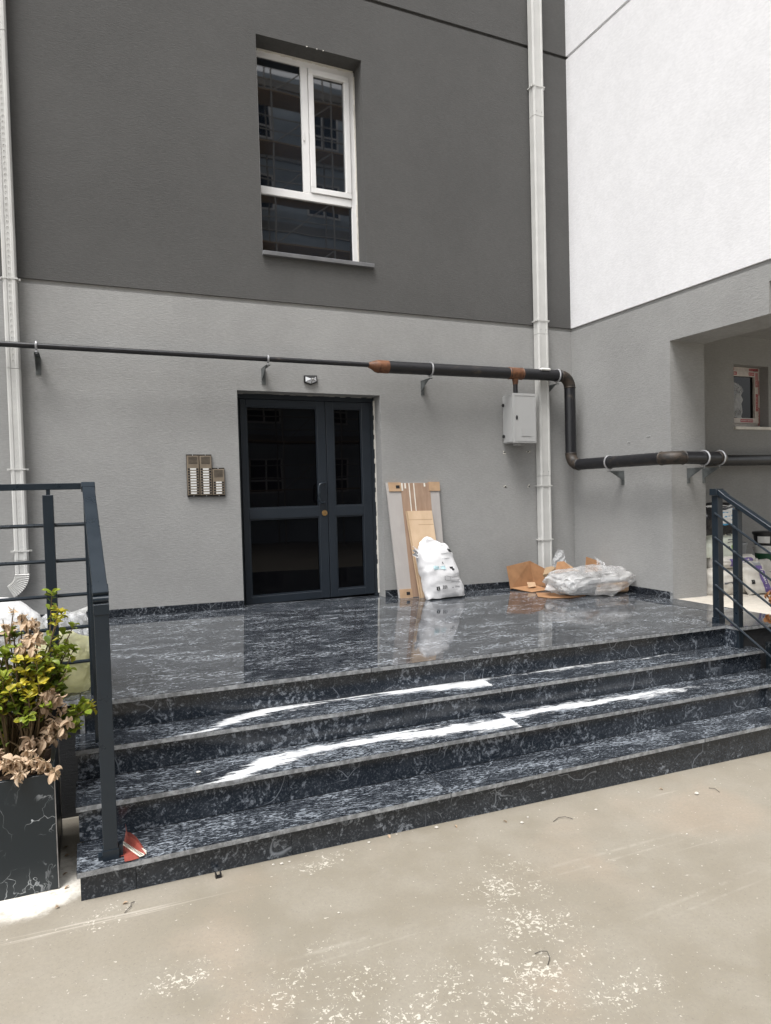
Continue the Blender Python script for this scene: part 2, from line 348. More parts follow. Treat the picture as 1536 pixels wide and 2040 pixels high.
M['film_thin'] = film('thin_clear_plastic', (0.72, 0.73, 0.74), 0.42)
M['film_white'] = film('white_plastic_bag', (0.82, 0.82, 0.82), 0.97, 0.3, 8)
M['film_yellow'] = film('yellow_plastic_bag', (0.95, 0.93, 0.58), 0.72, 0.25, 8, 0.45)
M['red'] = simple('red_plastic_scrap', (0.23, 0.052, 0.038), 0.5, 0, 0.5, 0.15, 20, 0.3, 60)
M['bead'] = simple('cream_plastic_bead', (0.74, 0.70, 0.60), 0.5, 0, 0.4, 0.05)
M['tape'] = simple('cream_protective_tape', (0.55, 0.50, 0.46), 0.5, 0, 0.4, 0.1, 20)
M['tapered'] = simple('red_tape_print', (0.34, 0.03, 0.04), 0.5, 0, 0.4, 0.3, 60)
M['soil'] = simple('planter_soil', (0.05, 0.033, 0.022), 0.95, 0, 0.2, 0.4, 25, 0.6, 60)
M['stem'] = simple('shrub_stem', (0.12, 0.085, 0.045), 0.8, 0, 0.3, 0.25, 20)
def leaf_mat(name, a, b, edge=None, rough=0.42):
    t = NT(name); oi = t.t.nodes.new('ShaderNodeObjectInfo').outputs['Random']
    g = t.n('NewGeometry'); pr = t.n('TexWhiteNoise', _noise_dimensions='3D', Vector=t.vmath('SCALE', t.vmath('FLOOR', t.vmath('SCALE', g.outputs['Position'], 22.0)), 1.0)).outputs[0]
    f = t.math('FRACT', t.math('ADD', oi, t.math('MULTIPLY', pr, 0.5)))
    col = t.mix(f, a, b)
    b1 = t.bsdf(col, rough, 0, 0.4); tl = t.n('BsdfTranslucent', Color=col); mx = t.n('MixShader', Fac=0.28)
    t.t.links.new(b1.outputs[0], mx.inputs[1]); t.t.links.new(tl.outputs[0], mx.inputs[2]); return t.done(mx)
M['leaf_green'] = leaf_mat('leaf_mid_green', (0.15, 0.22, 0.02), (0.34, 0.38, 0.05))
M['leaf_dark'] = leaf_mat('leaf_dark_green', (0.07, 0.12, 0.018), (0.18, 0.23, 0.03))
M['leaf_yellow'] = leaf_mat('leaf_yellow_green', (0.36, 0.36, 0.035), (0.62, 0.50, 0.06))
M['leaf_dry'] = leaf_mat('leaf_dry_beige', (0.52, 0.38, 0.25), (0.72, 0.57, 0.42), rough=0.75)
M['leaf_brown'] = leaf_mat('leaf_dry_brown', (0.40, 0.285, 0.19), (0.62, 0.47, 0.34), rough=0.75)
M['leaf_rust'] = leaf_mat('leaf_rust_orange', (0.26, 0.09, 0.03), (0.46, 0.22, 0.09), rough=0.7)
M['pebble'] = simple('pale_pebble', (0.52, 0.49, 0.44), 0.9, 0, 0.2, 0.2, 40)
M['wire'] = simple('dark_wire', (0.05, 0.045, 0.04), 0.6)
M['opp_wall'] = plaster('opposite_blue_grey_render', (0.42, 0.48, 0.54), 0.15)
M['opp_band'] = plaster('opposite_pale_band', (0.30, 0.29, 0.27), 0.1)
M['scaff'] = simple('scaffold_steel', (0.32, 0.30, 0.27), 0.5, 0.4)
M['plank'] = simple('scaffold_plank', (0.33, 0.23, 0.13), 0.85)
def planter_mat():
    t = NT('black_marble_print_laminate'); c = t.coord((1, 1, 1), rnd=5)
    wz = t.noise(c, 3.0, 4, 0.6); cw = t.vmath('ADD', c, t.vmath('SCALE', t.vmath('SUBTRACT', wz.outputs['Color'], (0.5, 0.5, 0.5)), 0.28))
    vo = t.n('TexVoronoi', _feature='DISTANCE_TO_EDGE', Vector=t.vmath('MULTIPLY', cw, (1.5, 1.5, 1.0)), Scale=6.0).outputs['Distance']
    f1 = t.math('MULTIPLY', t.ramp(vo, 0.0, 0.008, 1, 0), t.ramp(t.noise(c, 4.5, 3).outputs[0], 0.52, 0.62))
    n2 = t.noise(t.vmath('MULTIPLY', cw, (3.0, 3.0, 1.0)), 4.5, 3, 0.6).outputs[0]
    f2 = t.math('MULTIPLY', t.ramp(t.math('ABSOLUTE', t.math('SUBTRACT', n2, 0.5)), 0, 0.022, 0.6, 0), t.ramp(t.noise(c, 3.2, 2).outputs[0], 0.47, 0.60))
    return t.done(t.bsdf(t.mix(t.math('MAXIMUM', f1, f2), (0.010, 0.0155, 0.020), (0.42, 0.44, 0.46)), 0.33, 0, 0.5))
M['planter'] = planter_mat()
def ground_mat():
    t = NT('stained_concrete'); p = t.n('NewGeometry').outputs['Position']; sx = t.n('SeparateXYZ', Vector=p)
    X, Y = sx.outputs[0], sx.outputs[1]
    big = t.noise(p, 0.55, 4, 0.55).outputs[0]; mid = t.noise(p, 3.2, 6, 0.62).outputs[0]; fine = t.noise(p, 60, 4, 0.65).outputs[0]
    col = t.mix(t.ramp(big, 0.35, 0.65), (0.222, 0.197, 0.153), (0.262, 0.234, 0.188))
    col = t.mix(t.math('MULTIPLY', t.ramp(mid, 0.38, 0.66), 0.42), col, (0.30, 0.276, 0.232))
    warm = t.math('MULTIPLY', t.ramp(t.noise(t.vmath('ADD', p, (3, 9, 1)), 1.1, 3, 0.5).outputs[0], 0.55, 0.72), 0.55)
    col = t.mix(warm, col, (0.32, 0.26, 0.20))
    col = t.mix(t.ramp(fine, 0.35, 0.65, 0.0, 0.28), col, (0.20, 0.18, 0.15))
    dirt = t.math('MULTIPLY', t.ramp(t.noise(t.vmath('ADD', p, (5, 2, 7)), 2.0, 6, 0.7).outputs[0], 0.60, 0.74), 0.35)
    col = t.mix(dirt, col, (0.17, 0.15, 0.12))
    # splashed white render flecks, densest in a few patches
    def blob(cx, cy, rx, ry, a=0.0):
        dx = t.math('SUBTRACT', X, cx); dy = t.math('SUBTRACT', Y, cy); ca, sa = math.cos(a), math.sin(a)
        u = t.math('DIVIDE', t.math('ADD', t.math('MULTIPLY', dx, ca), t.math('MULTIPLY', dy, sa)), rx)
        v = t.math('DIVIDE', t.math('SUBTRACT', t.math('MULTIPLY', dy, ca), t.math('MULTIPLY', dx, sa)), ry)
        return t.ramp(t.math('SQRT', t.math('ADD', t.math('MULTIPLY', u, u), t.math('MULTIPLY', v, v))), 0.1, 1.1, 1, 0)
    mask = blob(*BLOBS[0])
    for q in BLOBS[1:]: mask = t.math('MAXIMUM', mask, blob(*q))
    wz = t.noise(p, 20, 3, 0.6)
    pw = t.vmath('ADD', p, t.vmath('SCALE', t.vmath('SUBTRACT', wz.outputs['Color'], (0.5, 0.5, 0.5)), 0.035))
    fl = t.noise(pw, 58, 2, 0.5).outputs[0]
    rid = t.math('ABSOLUTE', t.math('SUBTRACT', t.noise(pw, 38, 2, 0.5).outputs[0], 0.5))
    brk = t.noise(p, 34, 2, 0.5).outputs[0]
    m2 = t.math('MULTIPLY', mask, t.ramp(t.noise(p, 7, 4, 0.65).outputs[0], 0.33, 0.62))
    f1 = t.ramp(t.math('ADD', fl, t.math('MULTIPLY', m2, 0.165)), 0.715, 0.75)
    f2 = t.math('MULTIPLY', t.ramp(t.math('SUBTRACT', rid, t.math('MULTIPLY', m2, 0.022)), -0.006, 0.005, 1, 0), t.ramp(t.math('ADD', brk, t.math('MULTIPLY', m2, 0.10)), 0.56, 0.62))
    col = t.mix(t.math('MULTIPLY', t.math('MAXIMUM', f1, f2), 0.66), col, (0.60, 0.565, 0.49))
    # pale dusty scuffs drawn along the ground
    sc = t.n('Mapping', Vector=p, Rotation=(0, 0, 0.30), Scale=(0.5, 16, 1)).outputs[0]
    s1 = t.math('MULTIPLY', t.ramp(t.noise(sc, 1.0, 4, 0.6).outputs[0], 0.64, 0.74), t.ramp(t.noise(p, 0.8, 2).outputs[0], 0.48, 0.62))
    col = t.mix(t.math('MULTIPLY', s1, 0.65), col, (0.52, 0.48, 0.42))
    # dragged tyre and trolley marks
    for q in ((0.99, -4.17, 0.95, 0.016, 0.0), (1.0, -4.235, 0.8, 0.010, 0.01), (1.05, -4.62, 0.6, 0.014, 0.07), (1.1, -4.68, 0.5, 0.010, 0.06), (-0.57, -4.30, 0.45, 0.018, 0.0), (-0.5, -4.36, 0.4, 0.010, 0.01)):
        sk_ = t.math('MULTIPLY', blob(*q), t.ramp(t.noise(p, 14, 5, 0.7).outputs[0], 0.38, 0.62))
        col = t.mix(t.math('MULTIPLY', sk_, 0.28), col, (0.42, 0.39, 0.335))
    grit = t.noise(p, 130, 2, 0.5).outputs[0]
    col = t.mix(t.ramp(grit, 0.62, 0.72, 0.0, 0.35), col, (0.13, 0.115, 0.095))
    # spilled white powder by the planter foot
    dn = t.noise(p, 5, 6, 0.7).outputs[0]
    d = t.ramp(t.math('ADD', blob(-1.80, -3.32, 0.52, 0.42, 0.0), t.math('MULTIPLY', t.math('SUBTRACT', dn, 0.5), 0.9)), 0.28, 0.62)
    d = t.math('MULTIPLY', d, t.ramp(t.noise(p, 28, 5, 0.7).outputs[0], 0.28, 0.55, 0.45, 1))
    col = t.mix(d, col, (0.66, 0.63, 0.57))
    h = t.math('ADD', t.math('MULTIPLY', mid, 0.6), t.math('MULTIPLY', fine, 0.4))
    return t.done(t.bsdf(col, t.ramp(mid, 0.3, 0.7, 0.62, 0.88), 0, 0.35, t.bump(h, 0.25, 0.01)))
BLOBS = [(0.30, -4.22, 0.30, 0.34, 0.1), (0.22, -4.50, 0.30, 0.34, 0), (0.08, -4.72, 0.45, 0.26, 0), (-0.70, -4.42, 0.28, 0.20, 0.5), (-0.74, -4.58, 0.52, 0.27, 0), (-1.42, -3.73, 0.20, 0.10, 0.3), (-0.43, -3.68, 0.30, 0.10, 0.2), (0.30, -4.98, 0.30, 0.16, 0), (-1.15, -4.25, 0.22, 0.14, 0), (-0.3, -4.78, 0.75, 0.32, 0)]
M['ground'] = ground_mat()
M['passage'] = plaster('passage_screed', (0.50, 0.46, 0.40), 0.1)

# ================================================================== THE SETTING
XS = 4.219; ZB = 3.126; ZG = 6.4616; YO = -1.56; XI = 4.715; ZL = 2.6384; YR = -0.9; ZC = 2.96
# ground: one big gently falling sheet
gm = MB(); n = 40
for i in range(n+1):
    for j in range(n+1):
        x = -90+180*i/n; y = -120+160*j/n; gm.v.append(V((x, y, gz(max(-30, min(30, x))))))
for i in range(n):
    for j in range(n):
        a = i*(n+1)+j; gm.f.append((a, a+n+1, a+n+2, a+1)); gm.m.append(0)
gm.build('ground', M['ground'])['kind'] = 'structure'

# ------------------------------------------------------------------ apartment block with the entrance door
bld = thing('apartment_building', 'apartment block front with dark grey upper wall above pale grey entrance level', 'building', (0, 0, 0))
DW, DH, WR = 1.571, 2.2, 0.2
WX0, WX1, WZ0, WZ1 = 0.307, 1.456, 3.621, 5.794
mb = wall_sheet(MB(), -9, XS+0.3, -1.2, ZB-0.045, [(0, DW, -0.10, DH)], 0, 0.5)
mb.box(-9, XS+0.3, 0.022, 0.10, ZB-0.06, ZB+0.05)
mb.add([(-9, 0, ZB-0.045), (XS+.3, 0, ZB-0.045), (XS+.3, 0.022, ZB-0.04), (-9, 0.022, ZB-0.04)], [(0, 1, 2, 3)])
lw = mb.build('entrance_level_wall', M['plaster'], bld); lw['label'] = 'pale grey textured entrance level wall'
mb = wall_sheet(MB(), -9, XS+0.3, ZB, ZG-0.02, [(WX0, WX1, WZ0, WZ1)], 0, 0.5)
mb.add([(-9, 0, ZB), (XS+.3, 0, ZB), (XS+.3, 0.12, ZB), (-9, 0.12, ZB)], [(0, 1, 2, 3)])
mb.add([(-9, 0, ZG-.02), (XS+.3, 0, ZG-.02), (XS+.3, 0.03, ZG-.02), (-9, 0.03, ZG-.02)], [(0, 1, 2, 3)])
mb.add([(-9, 0.03, ZG-.03), (XS+.3, 0.03, ZG-.03), (XS+.3, 0.03, ZG+.03), (-9, 0.03, ZG+.03)], [(0, 1, 2, 3)])
mb.add([(-9, 0, ZG+.02), (XS+.3, 0, ZG+.02), (XS+.3, 0.03, ZG+.02), (-9, 0.03, ZG+.02)], [(0, 1, 2, 3)])
wall_sheet(mb, -9, XS+.3, ZG+.02, 10.5, [], 0, 0)
uw = mb.build('upper_wall', M['plaster_dark'], bld); uw['label'] = 'dark grey textured upper wall'
M2 = MB().box(-9, XS+.3, 0.45, 8, -1.2, 10.4); M2.build('building_core', M['plaster_dark'], bld)

# stair window
YW = 0.22
win = MB()
def frame_rect(m, x0, x1, z0, z1, t, y0, y1):
    m.box(x0, x1, y0, y1, z0, z0+t[0]); m.box(x0, x1, y0, y1, z1-t[1], z1)
    m.box(x0, x0+t[2], y0, y1, z0+t[0], z1-t[1]); m.box(x1-t[3], x1, y0, y1, z0+t[0], z1-t[1])
window = MB(); frame_rect(window, WX0+.004, WX1-.002, WZ0+.004, WZ1-.004, (.05, .07, .055, .065), YW, YW+.07)
window.box(WX0+.06, WX1-.068, YW-.004, YW+.066, 4.302, 4.385); window.box(.835, .915, YW-.002, YW+.06, 4.386, WZ1-.076)
wo_ = window.build('window', M['upvc'], bld, bevel=.004); wo_['label'] = 'white framed stair window'
sash = MB(); frame_rect(sash, .919, 1.388, 4.389, 5.716, (.06, .065, .058, .062), YW-.018, YW+.05); sash.build('sash', M['upvc'], wo_, bevel=.005)
for (a, b, c, d) in ((WX0+.058, .834, 4.386, WZ1-.075), (.978, 1.325, 4.45, 5.65), (WX0+.058, WX1-.068, WZ0+.055, 4.301)):
    MB().box(a, b, YW+.02, YW+.03, c, d).build('pane', M['glass'], wo_)
MB().box(.846, .862, YW-.016, YW-.003, 4.93, 5.02).build('latch', M['upvc'], wo_, bevel=.003)
MB().box(WX0-.005, WX1+.075, -.045, YW+.02, WZ0-.045, WZ0-.002).build('sill', M['sill'], wo_, bevel=.004)
mort = MB(); rr = random.Random(3)                      # ragged sealant along the frame head and right jamb
for k in range(26):
    x = WX0+.02+k*(WX1-WX0-.04)/26; mort.box(x, x+.045, YW-.012, YW+.004, WZ1-.006-rr.uniform(.004, .018), WZ1)
mort.build('sealant', M['offwhite'], wo_); mort = MB()
for k in range(34):
    z = WZ0+.04+k*(WZ1-WZ0-.1)/34; mort.box(WX1-rr.uniform(.006, .016), WX1, YW-.01, YW+.004, z, z+.065)
mort.build('sealant', M['offwhite'], wo_)

# entrance door
YD = 0.17
d = MB(); frame_rect(d, .004, DW-.004, -.09, DH-.004, (.06, .055, .05, .05), YD, YD+.07)
door = d.build('entrance_door', M['door'], bld, bevel=.003); door['label'] = 'anthracite glazed double entrance door'
def leaf(x0, x1, g0, g1, gl, name):
    m = MB(); z0, z1 = fz(0.8)+.012, DH-.062
    y0, y1 = YD-.012, YD+.05
    m.box(x0, g0, y0, y1, z0, z1); m.box(g1, x1, y0, y1, z0, z1)
    m.box(g0, g1, y0, y1, z0, .075); m.box(g0, g1, y0, y1, .888, .995); m.box(g0, g1, y0, y1, 2.066, z1)
    lf = m.build('leaf', M['door'], door, bevel=.003)
    for a, b in ((.075, .888), (.995, 2.066)):
        mm = MB(); frame_rect(mm, g0, g1, a, b, (.014, .014, .014, .014), YD-.002, YD+.012); mm.build('glazing_bead', M['door'], door)
        MB().box(g0+.004, g1-.004, YD+.018, YD+.026, a+.004, b-.004).build('pane', M['doorglass'], door)
    return lf
leaf(.056, .984, .118, .888, None, 'leaf'); leaf(.990, DW-.058, 1.075, 1.407, None, 'leaf')
h = MB(); P = []
for i in range(9):
    a = math.pi/2*i/8; P.append((.944-.055*math.sin(a), YD-.012-.055*math.sin(a)*0-.06*(math.sin(a)), 1.255-.04*(1-math.cos(a))))
q = [(.944, YD-.01, 1.245), (.935, YD-.05, 1.247), (.905, YD-.068, 1.246), (.880, YD-.072, 1.235), (.868, YD-.072, 1.21), (.866, YD-.072, 1.14), (.866, YD-.072, 1.075), (.878, YD-.072, 1.045), (.903, YD-.068, 1.034), (.935, YD-.05, 1.033), (.946, YD-.01, 1.035)]
h.tube(q, .0125, 10); h.build('handle', M['anth'], door, smooth=True)
lk = MB().lathe((0, 0, 0), [(.0, 0), (.032, 0), (.030, .008), (.016, .010), (.014, .016), (0.0, .016)], 20).xf(lambda v: (v.x+.944, YD-.013-v.z, v.y+.924)); lk.build('lock', M['brass'], door, smooth=True)
MB().box(.942, .946, YD-.031, YD-.028, .915, .933).build('keyhole', M['ink'], door)
rr = random.Random(5); mort = MB()                      # chipped filler along the right jamb
for k in range(40):
    z = 0.0+k*.054; mort.box(DW-.001-rr.uniform(.004, .016), DW-.0005, YD-.016, YD-.001, z, z+.056)
mort.build('filler', M['offwhite'], bld)
mort = MB()
for k in range(24):
    x = .03+k*.063; mort.box(x, x+.06, YD-.02, YD-.002, DH-rr.uniform(.003, .014), DH-.0005)
mort.build('filler', M['plaster'], bld)
# skirting of dark marble along both walls
def sk(x0, x1): return MB().box(x0, x1, -.016, -.001, -.01, .075).xf(shear).build('skirting', M['skirt_m'], bld, bevel=.0015)
for a, b in ((-6, -3.2), (-3.2, -1.75), (-1.75, -.002), (DW+.002, 2.95), (2.953, XS-.018)): sk(a, b)
MB().box(DW+.001, DW+.014, .001, YD-.016, -.01, .075).xf(shear).build('skirting', M['skirt_m'], bld)
for x, z in ((3.188, 1.574), (3.531, 1.58), (3.191, 1.158), (3.536, 1.157)):
    MB().lathe((0, 0, 0), [(0, 0), (.008, 0), (.008, .004), (0, .004)], 10).xf(lambda v: (v.x+x, -.0005-v.z, v.y+z)).build('drill_hole', M['ink'], bld)
    m = MB(); rr = random.Random(int(x*1000))
    for k in range(5):
        a = rr.uniform(0, 6.28); r_ = rr.uniform(.012, .024); s_ = rr.uniform(.004, .009)
        m.box(x+r_*math.cos(a)-s_, x+r_*math.cos(a)+s_, -.003, -.0004, z+r_*math.sin(a)-s_*.6, z+r_*math.sin(a)+s_*.6)
    m.build('plaster_chip', M['offwhite'], bld)
m = MB(); rr = random.Random(9)                          # chips on the window head edge
for x in (0.84, 0.95, 1.02):
    MB().box(x, x+rr.uniform(.008, .018), -.002, .006, WZ1-.003, WZ1+.004).build('plaster_chip', M['offwhite'], bld)

# ------------------------------------------------------------------ side wing with white upper wall and open passage
wing = thing('side_wing', 'side wing with white upper wall above grey passage opening', 'building', (XS, 0, 0))
YE = -5.2; TH = XI-XS
mb = MB()
prof = [(0.3, -1.2), (YO, -1.2), (YO, ZL), (-2.685, ZL), (-2.685, 2.93), (YE, 2.93), (YE, ZB-.045), (0.3, ZB-.045)]
n = len(prof)
mb.add([(XS, y, z) for y, z in prof]+[(XI, y, z) for y, z in prof], [tuple(range(n))]+[tuple(range(n, 2*n))[::-1]]+[(i, (i+1) % n, n+(i+1) % n, n+i) for i in range(n)])
o = mb.build('passage_wall', M['plaster'], wing); o['label'] = 'pale grey wall and beam round the passage opening'
mb = MB().box(XS+.022, XI, YE, .3, ZB-.0445, ZB-.001); mb.build('recessed_strip', M['plaster'], wing)
mb = MB()
for a, b in ((ZB, ZG-.02), (ZG+.02, 9.6)): mb.box(XS, XI+3, YE, .0, a, b)
mb.box(XS+.03, XI+2.9, YE+.01, -.001, ZG-.019, ZG+.019)
o = mb.build('upper_wall', M['plaster_white'], wing); o['label'] = 'white rendered upper wall'
mb = wall_sheet(MB(), XI-.1, 13, -1.2, ZC, [(6.0, 6.633, 1.838, 2.612)], YR, 0.4); mb.build('passage_back_wall', M['plaster'], wing)
MB().box(XI+.001, 8.2, YE, YR+.05, ZC, ZC+.1).build('passage_ceiling', M['plaster'], wing)
skm = MB().box(XS-.016, XS-.001, YO+.03, -.017, -.01, .075).xf(shear); skm.build('skirting', M['skirt_m'], wing, bevel=.0015)
MB().box(XS-.014, XS-.001, YO+.006, YO+.029, -.01, .072).xf(shear).build('skirting_end', M['edge'], wing)
MB().box(XS-.004, XS-.0005, -.007, -.004, .08, ZB-.05).build('corner_bead', M['plaster'], wing)
for y, z, s_ in ((-.96, 1.63, .02), (-1.25, 1.67, .03)):
    m = MB(); m.box(XS-.004, XS-.0005, y-s_, y+s_, z-.006, z+.004); m.build('plaster_scar', M['box'], wing)
# small window of the passage, still under its printed protective tape
sw = MB(); YS = YR+.12
frame_rect(sw, 6.004, 6.629, 1.842, 2.608, (.05, .05, .05, .05), YS, YS+.06)
swo = sw.build('small_window', M['tape'], wing); swo['label'] = 'small passage window with red printed protective tape on its frame'
ss = MB(); frame_rect(ss, 6.055, 6.575, 1.893, 2.557, (.065, .065, .065, .065), YS-.02, YS+.04); sso = ss.build('sash', M['tape'], swo)
MB().box(6.118, 6.512, YS+.01, YS+.016, 1.956, 2.494).build('pane', M['doorglass'], swo)
rr = random.Random(21)
def taper(x0, x1, z0, z1, y, nm='tape_print'):
    m = MB(); m.box(x0, x1, y-.0012, y-.0002, z0, z1)
    vert = (z1-z0) > (x1-x0); L = (z1-z0) if vert else (x1-x0); k = 0.012
    while k < L-.012:
        w_ = rr.uniform(.006, .012)
        if vert: m.box(x0+.012, x1-.012, y-.002, y-.0013, z0+k, z0+k+w_, 1)
        else: m.box(x0+k, x0+k+w_, y-.002, y-.0013, z0+.012, z1-.012, 1)
        k += w_+rr.uniform(.005, .012)
    m.build(nm, [M['tapered'], M['tape']], swo)
YF, YSS = YS, YS-.02
for a in ((6.03, 6.16, 2.568, 2.598, YF), (6.43, 6.60, 2.568, 2.598, YF), (6.588, 6.620, 2.26, 2.45, YF), (6.588, 6.620, 1.87, 2.10, YF),
          (6.07, 6.18, 2.503, 2.545, YSS), (6.40, 6.50, 2.505, 2.545, YSS), (6.525, 6.565, 2.36, 2.54, YSS), (6.525, 6.565, 2.05, 2.27, YSS), (6.24, 6.47, 1.905, 1.945, YSS)): taper(*a)
MB().box(5.99, 6.68, YR-.03, YS, 1.80, 1.836).build('sill', M['offwhite'], swo, bevel=.003)
fl_ = MB(); rr = random.Random(4)                        # crumpled film behind the pane: pale scrap on the glass
N = 9
for i in range(N):
    for j in range(N):
        fl_.v.append(V((6.122+.20*i/(N-1)*(1-.25*abs(math.sin(j*1.3))), YS-.002-.012*abs(nz3((i, j, 0), .7, 2)), 1.97+.44*j/(N-1)-.05*(i/(N-1))**2)))
for i in range(N-1):
    for j in range(N-1): fl_.f.append((i*N+j, (i+1)*N+j, (i+1)*N+j+1, i*N+j+1)); fl_.m.append(0)
fl_.build('torn_film', M['film_thin'], swo, smooth=True)

# passage floor beyond the marble
struct('passage_floor', *(lambda m: (m.v, m.f))(MB().box(4.262, 13, -2.86, YR, -.3, -.002).xf(shear)), M['passage'])

# ------------------------------------------------------------------ marble porch and steps
steps = thing('entrance_steps', 'dark marble porch floor with four steps leading up to the entrance', 'steps', (0, 0, 0))
steps_mats = dict(top='floor_m')
D = [2.8017, 3.0355, 3.3345, 3.5906]; Z = [0.0, -0.1784, -0.3457, -0.529]
XL, XR = -1.5309, 3.645
def slab(name, x0, x1, y0, y1, ztop, th, m, nosed=True, gap=.0012, dx=0, dz=0):
    b = MB().box(x0+gap, x1-gap, y0, y1, ztop-th+dz, ztop+dz).xf(shear)
    o = obj(name, b.v, b.f, None, steps, mats=[m, M['edge']], fmat=[0, 0, 1 if nosed else 0, 1, 0, 1], bevel=0)
    bm = bmesh.new(); bm.from_mesh(o.data)
    bmesh.ops.bevel(bm, geom=[e for e in bm.edges], offset=.0022, segments=2, affect='EDGES'); bm.to_mesh(o.data); bm.free(); return o
rr = random.Random(2)
# porch floor: front nosing row and three rows of slabs behind
for row, (y0, y1, xs) in enumerate([(-D[0], -2.38, [-1.50, .22, 2.05, 3.484]), (-2.3788, -1.55, [-6, -3.4, -1.55, .62, 2.62, 3.93]), (-1.5488, -.72, [-6, -2.7, -.75, 1.3, 3.1, 4.215]), (-.7188, -.002, [-6, -3.0, -1.2, .4, 2.2, 4.215])]):
    for i in range(len(xs)-1): slab('floor_slab', xs[i], xs[i+1], y0, y1, 0, .03, M['floor_m'], nosed=(row == 0), dz=rr.uniform(-.0004, .0004))
slab('floor_slab', 0, DW, 0, YD+.05, -.0006, .03, M['floor_m'], False)
slab('floor_slab', 3.4848, 4.262, -2.93, -2.3796, 0, .03, M['floor_m']); slab('floor_slab', 4.2628, 9, -2.93, -2.66, 0, .03, M['floor_m'])
slab('floor_slab', 3.9308, 4.262, -2.3788, -1.5588, .001, .03, M['floor_m'], False)
slab('floor_slab', -6, -1.5008, -2.72, -2.38, 0, .03, M['floor_m'])
# treads
tj = {1: [XL, 1.064, XR], 2: [XL, 1.032, 3.80], 3: [XL, .35, 2.3, 3.95]}
for k in (1, 2, 3):
    for i in range(len(tj[k])-1):
        a, b = tj[k][i], tj[k][i+1]
        slab('tread', a, b, -D[k], -D[k-1]+.029, Z[k], .028, {1: M['tread_v1'], 2: M['tread_v2'], 3: M['tread_m']}[k])
# risers
zb = [Z[1], Z[2], Z[3], -1.1]
rj = [[-1.48, -.913, 1.006, 1.901, 3.485], [XL+.01, .35, 1.189, 2.9, 3.63], [XL+.012, -.488, 1.77, 3.79], [XL+.014, -1.284, -.551, 1.4, 2.7, 3.93]]
for k in range(4):
    for i in range(len(rj[k])-1):
        a, b = rj[k][i], rj[k][i+1]; m = MB().box(a+.001, b-.001, -D[k]+.03, -D[k]+.05, zb[k]+.0015, Z[k]-.0285).xf(shear)
        m.build('riser', M['riser_m'], steps)
# returns at both ends of the top riser
MB().box(3.485, 3.505, -2.90, -D[0]+.03, Z[1]+.002, -.031).xf(shear).build('riser', M['riser_m'], steps)
MB().box(-1.505, -1.481, -D[0]+.02, -2.70, Z[1]+.002, -.031).xf(shear).build('riser_end', M['edge'], steps)
core = MB()
core.box(-6, 9, -2.67, -.01, -1.2, -.032); core.box(3.506, 9, -2.895, -2.671, -1.2, -.032)
for k in range(4): core.box(XL+.03, 3.62, -D[k]+.052, -2.66-.001*k, -1.2, Z[k]-.03)
core.xf(shear); co = core.build('porch_base', M['plinth'], steps); co['label'] = 'dark painted wall under the porch edge'

# ------------------------------------------------------------------ block across the court (mirrored in the window and door glass)
opp = thing('opposite_block', 'unfinished blue grey block across the court, mirrored in the stair window', 'building', (4, -21, 0))
OY = -21.0
mb = MB(); mb.box(-10, 18, OY-8, OY, -2, 19)
mb.build('wall', M['opp_wall'], opp)
for fl in range(6):
    z = 1.2+3.0*fl
    MB().box(-10, 18, OY, OY+.12, z+2.15, z+2.5).build('floor_band', M['opp_band'], opp)
    for x in (-7.5, -4.2, -.8, 2.6, 5.6, 8.6, 11.8, 15):
        f = MB(); frame_rect(f, x-.75, x+.75, z, z+1.5, (.08, .08, .08, .08), OY, OY+.05); f.box(x-.04, x+.04, OY, OY+.05, z+.08, z+1.42); f.box(x-.67, x+.67, OY+.001, OY+.049, z+.50, z+.57)
        wv = f.build('window', M['upvc'], opp)
        MB().box(x-.67, x+.67, OY+.01, OY+.02, z+.08, z+1.42).build('pane', M['doorglass'], wv)
sc_ = thing('scaffolding', 'steel pole scaffolding with plank decks in front of the opposite block', 'scaffold', (4, OY+1.2, 0))
for x in (-9, -6.5, -4, -1.5, 1, 3.5, 6, 8.5, 11, 13.5, 16):
    for yy in (.5, 1.5): MB().tube([(x, OY+yy, gz(x)), (x, OY+yy, 19)], .035, 6).build('pole', M['scaff'], sc_)
for fl in range(9):
    z = 1.3+2.0*fl
    MB().box(-9.2, 16.2, OY+.45, OY+1.55, z, z+.05).build('deck', M['plank'], sc_)
    for dz in (.5, 1.0): MB().tube([(-9.2, OY+1.5, z+dz), (16.2, OY+1.5, z+dz)], .025, 6).build('guard_rail', M['scaff'], sc_)
    for i in range(0, 10, 2):
        x = -9+2.5*i; MB().tube([(x, OY+1.5, z), (x+2.5, OY+1.5, z+2.0)], .025, 6).build('brace', M['scaff'], sc_)

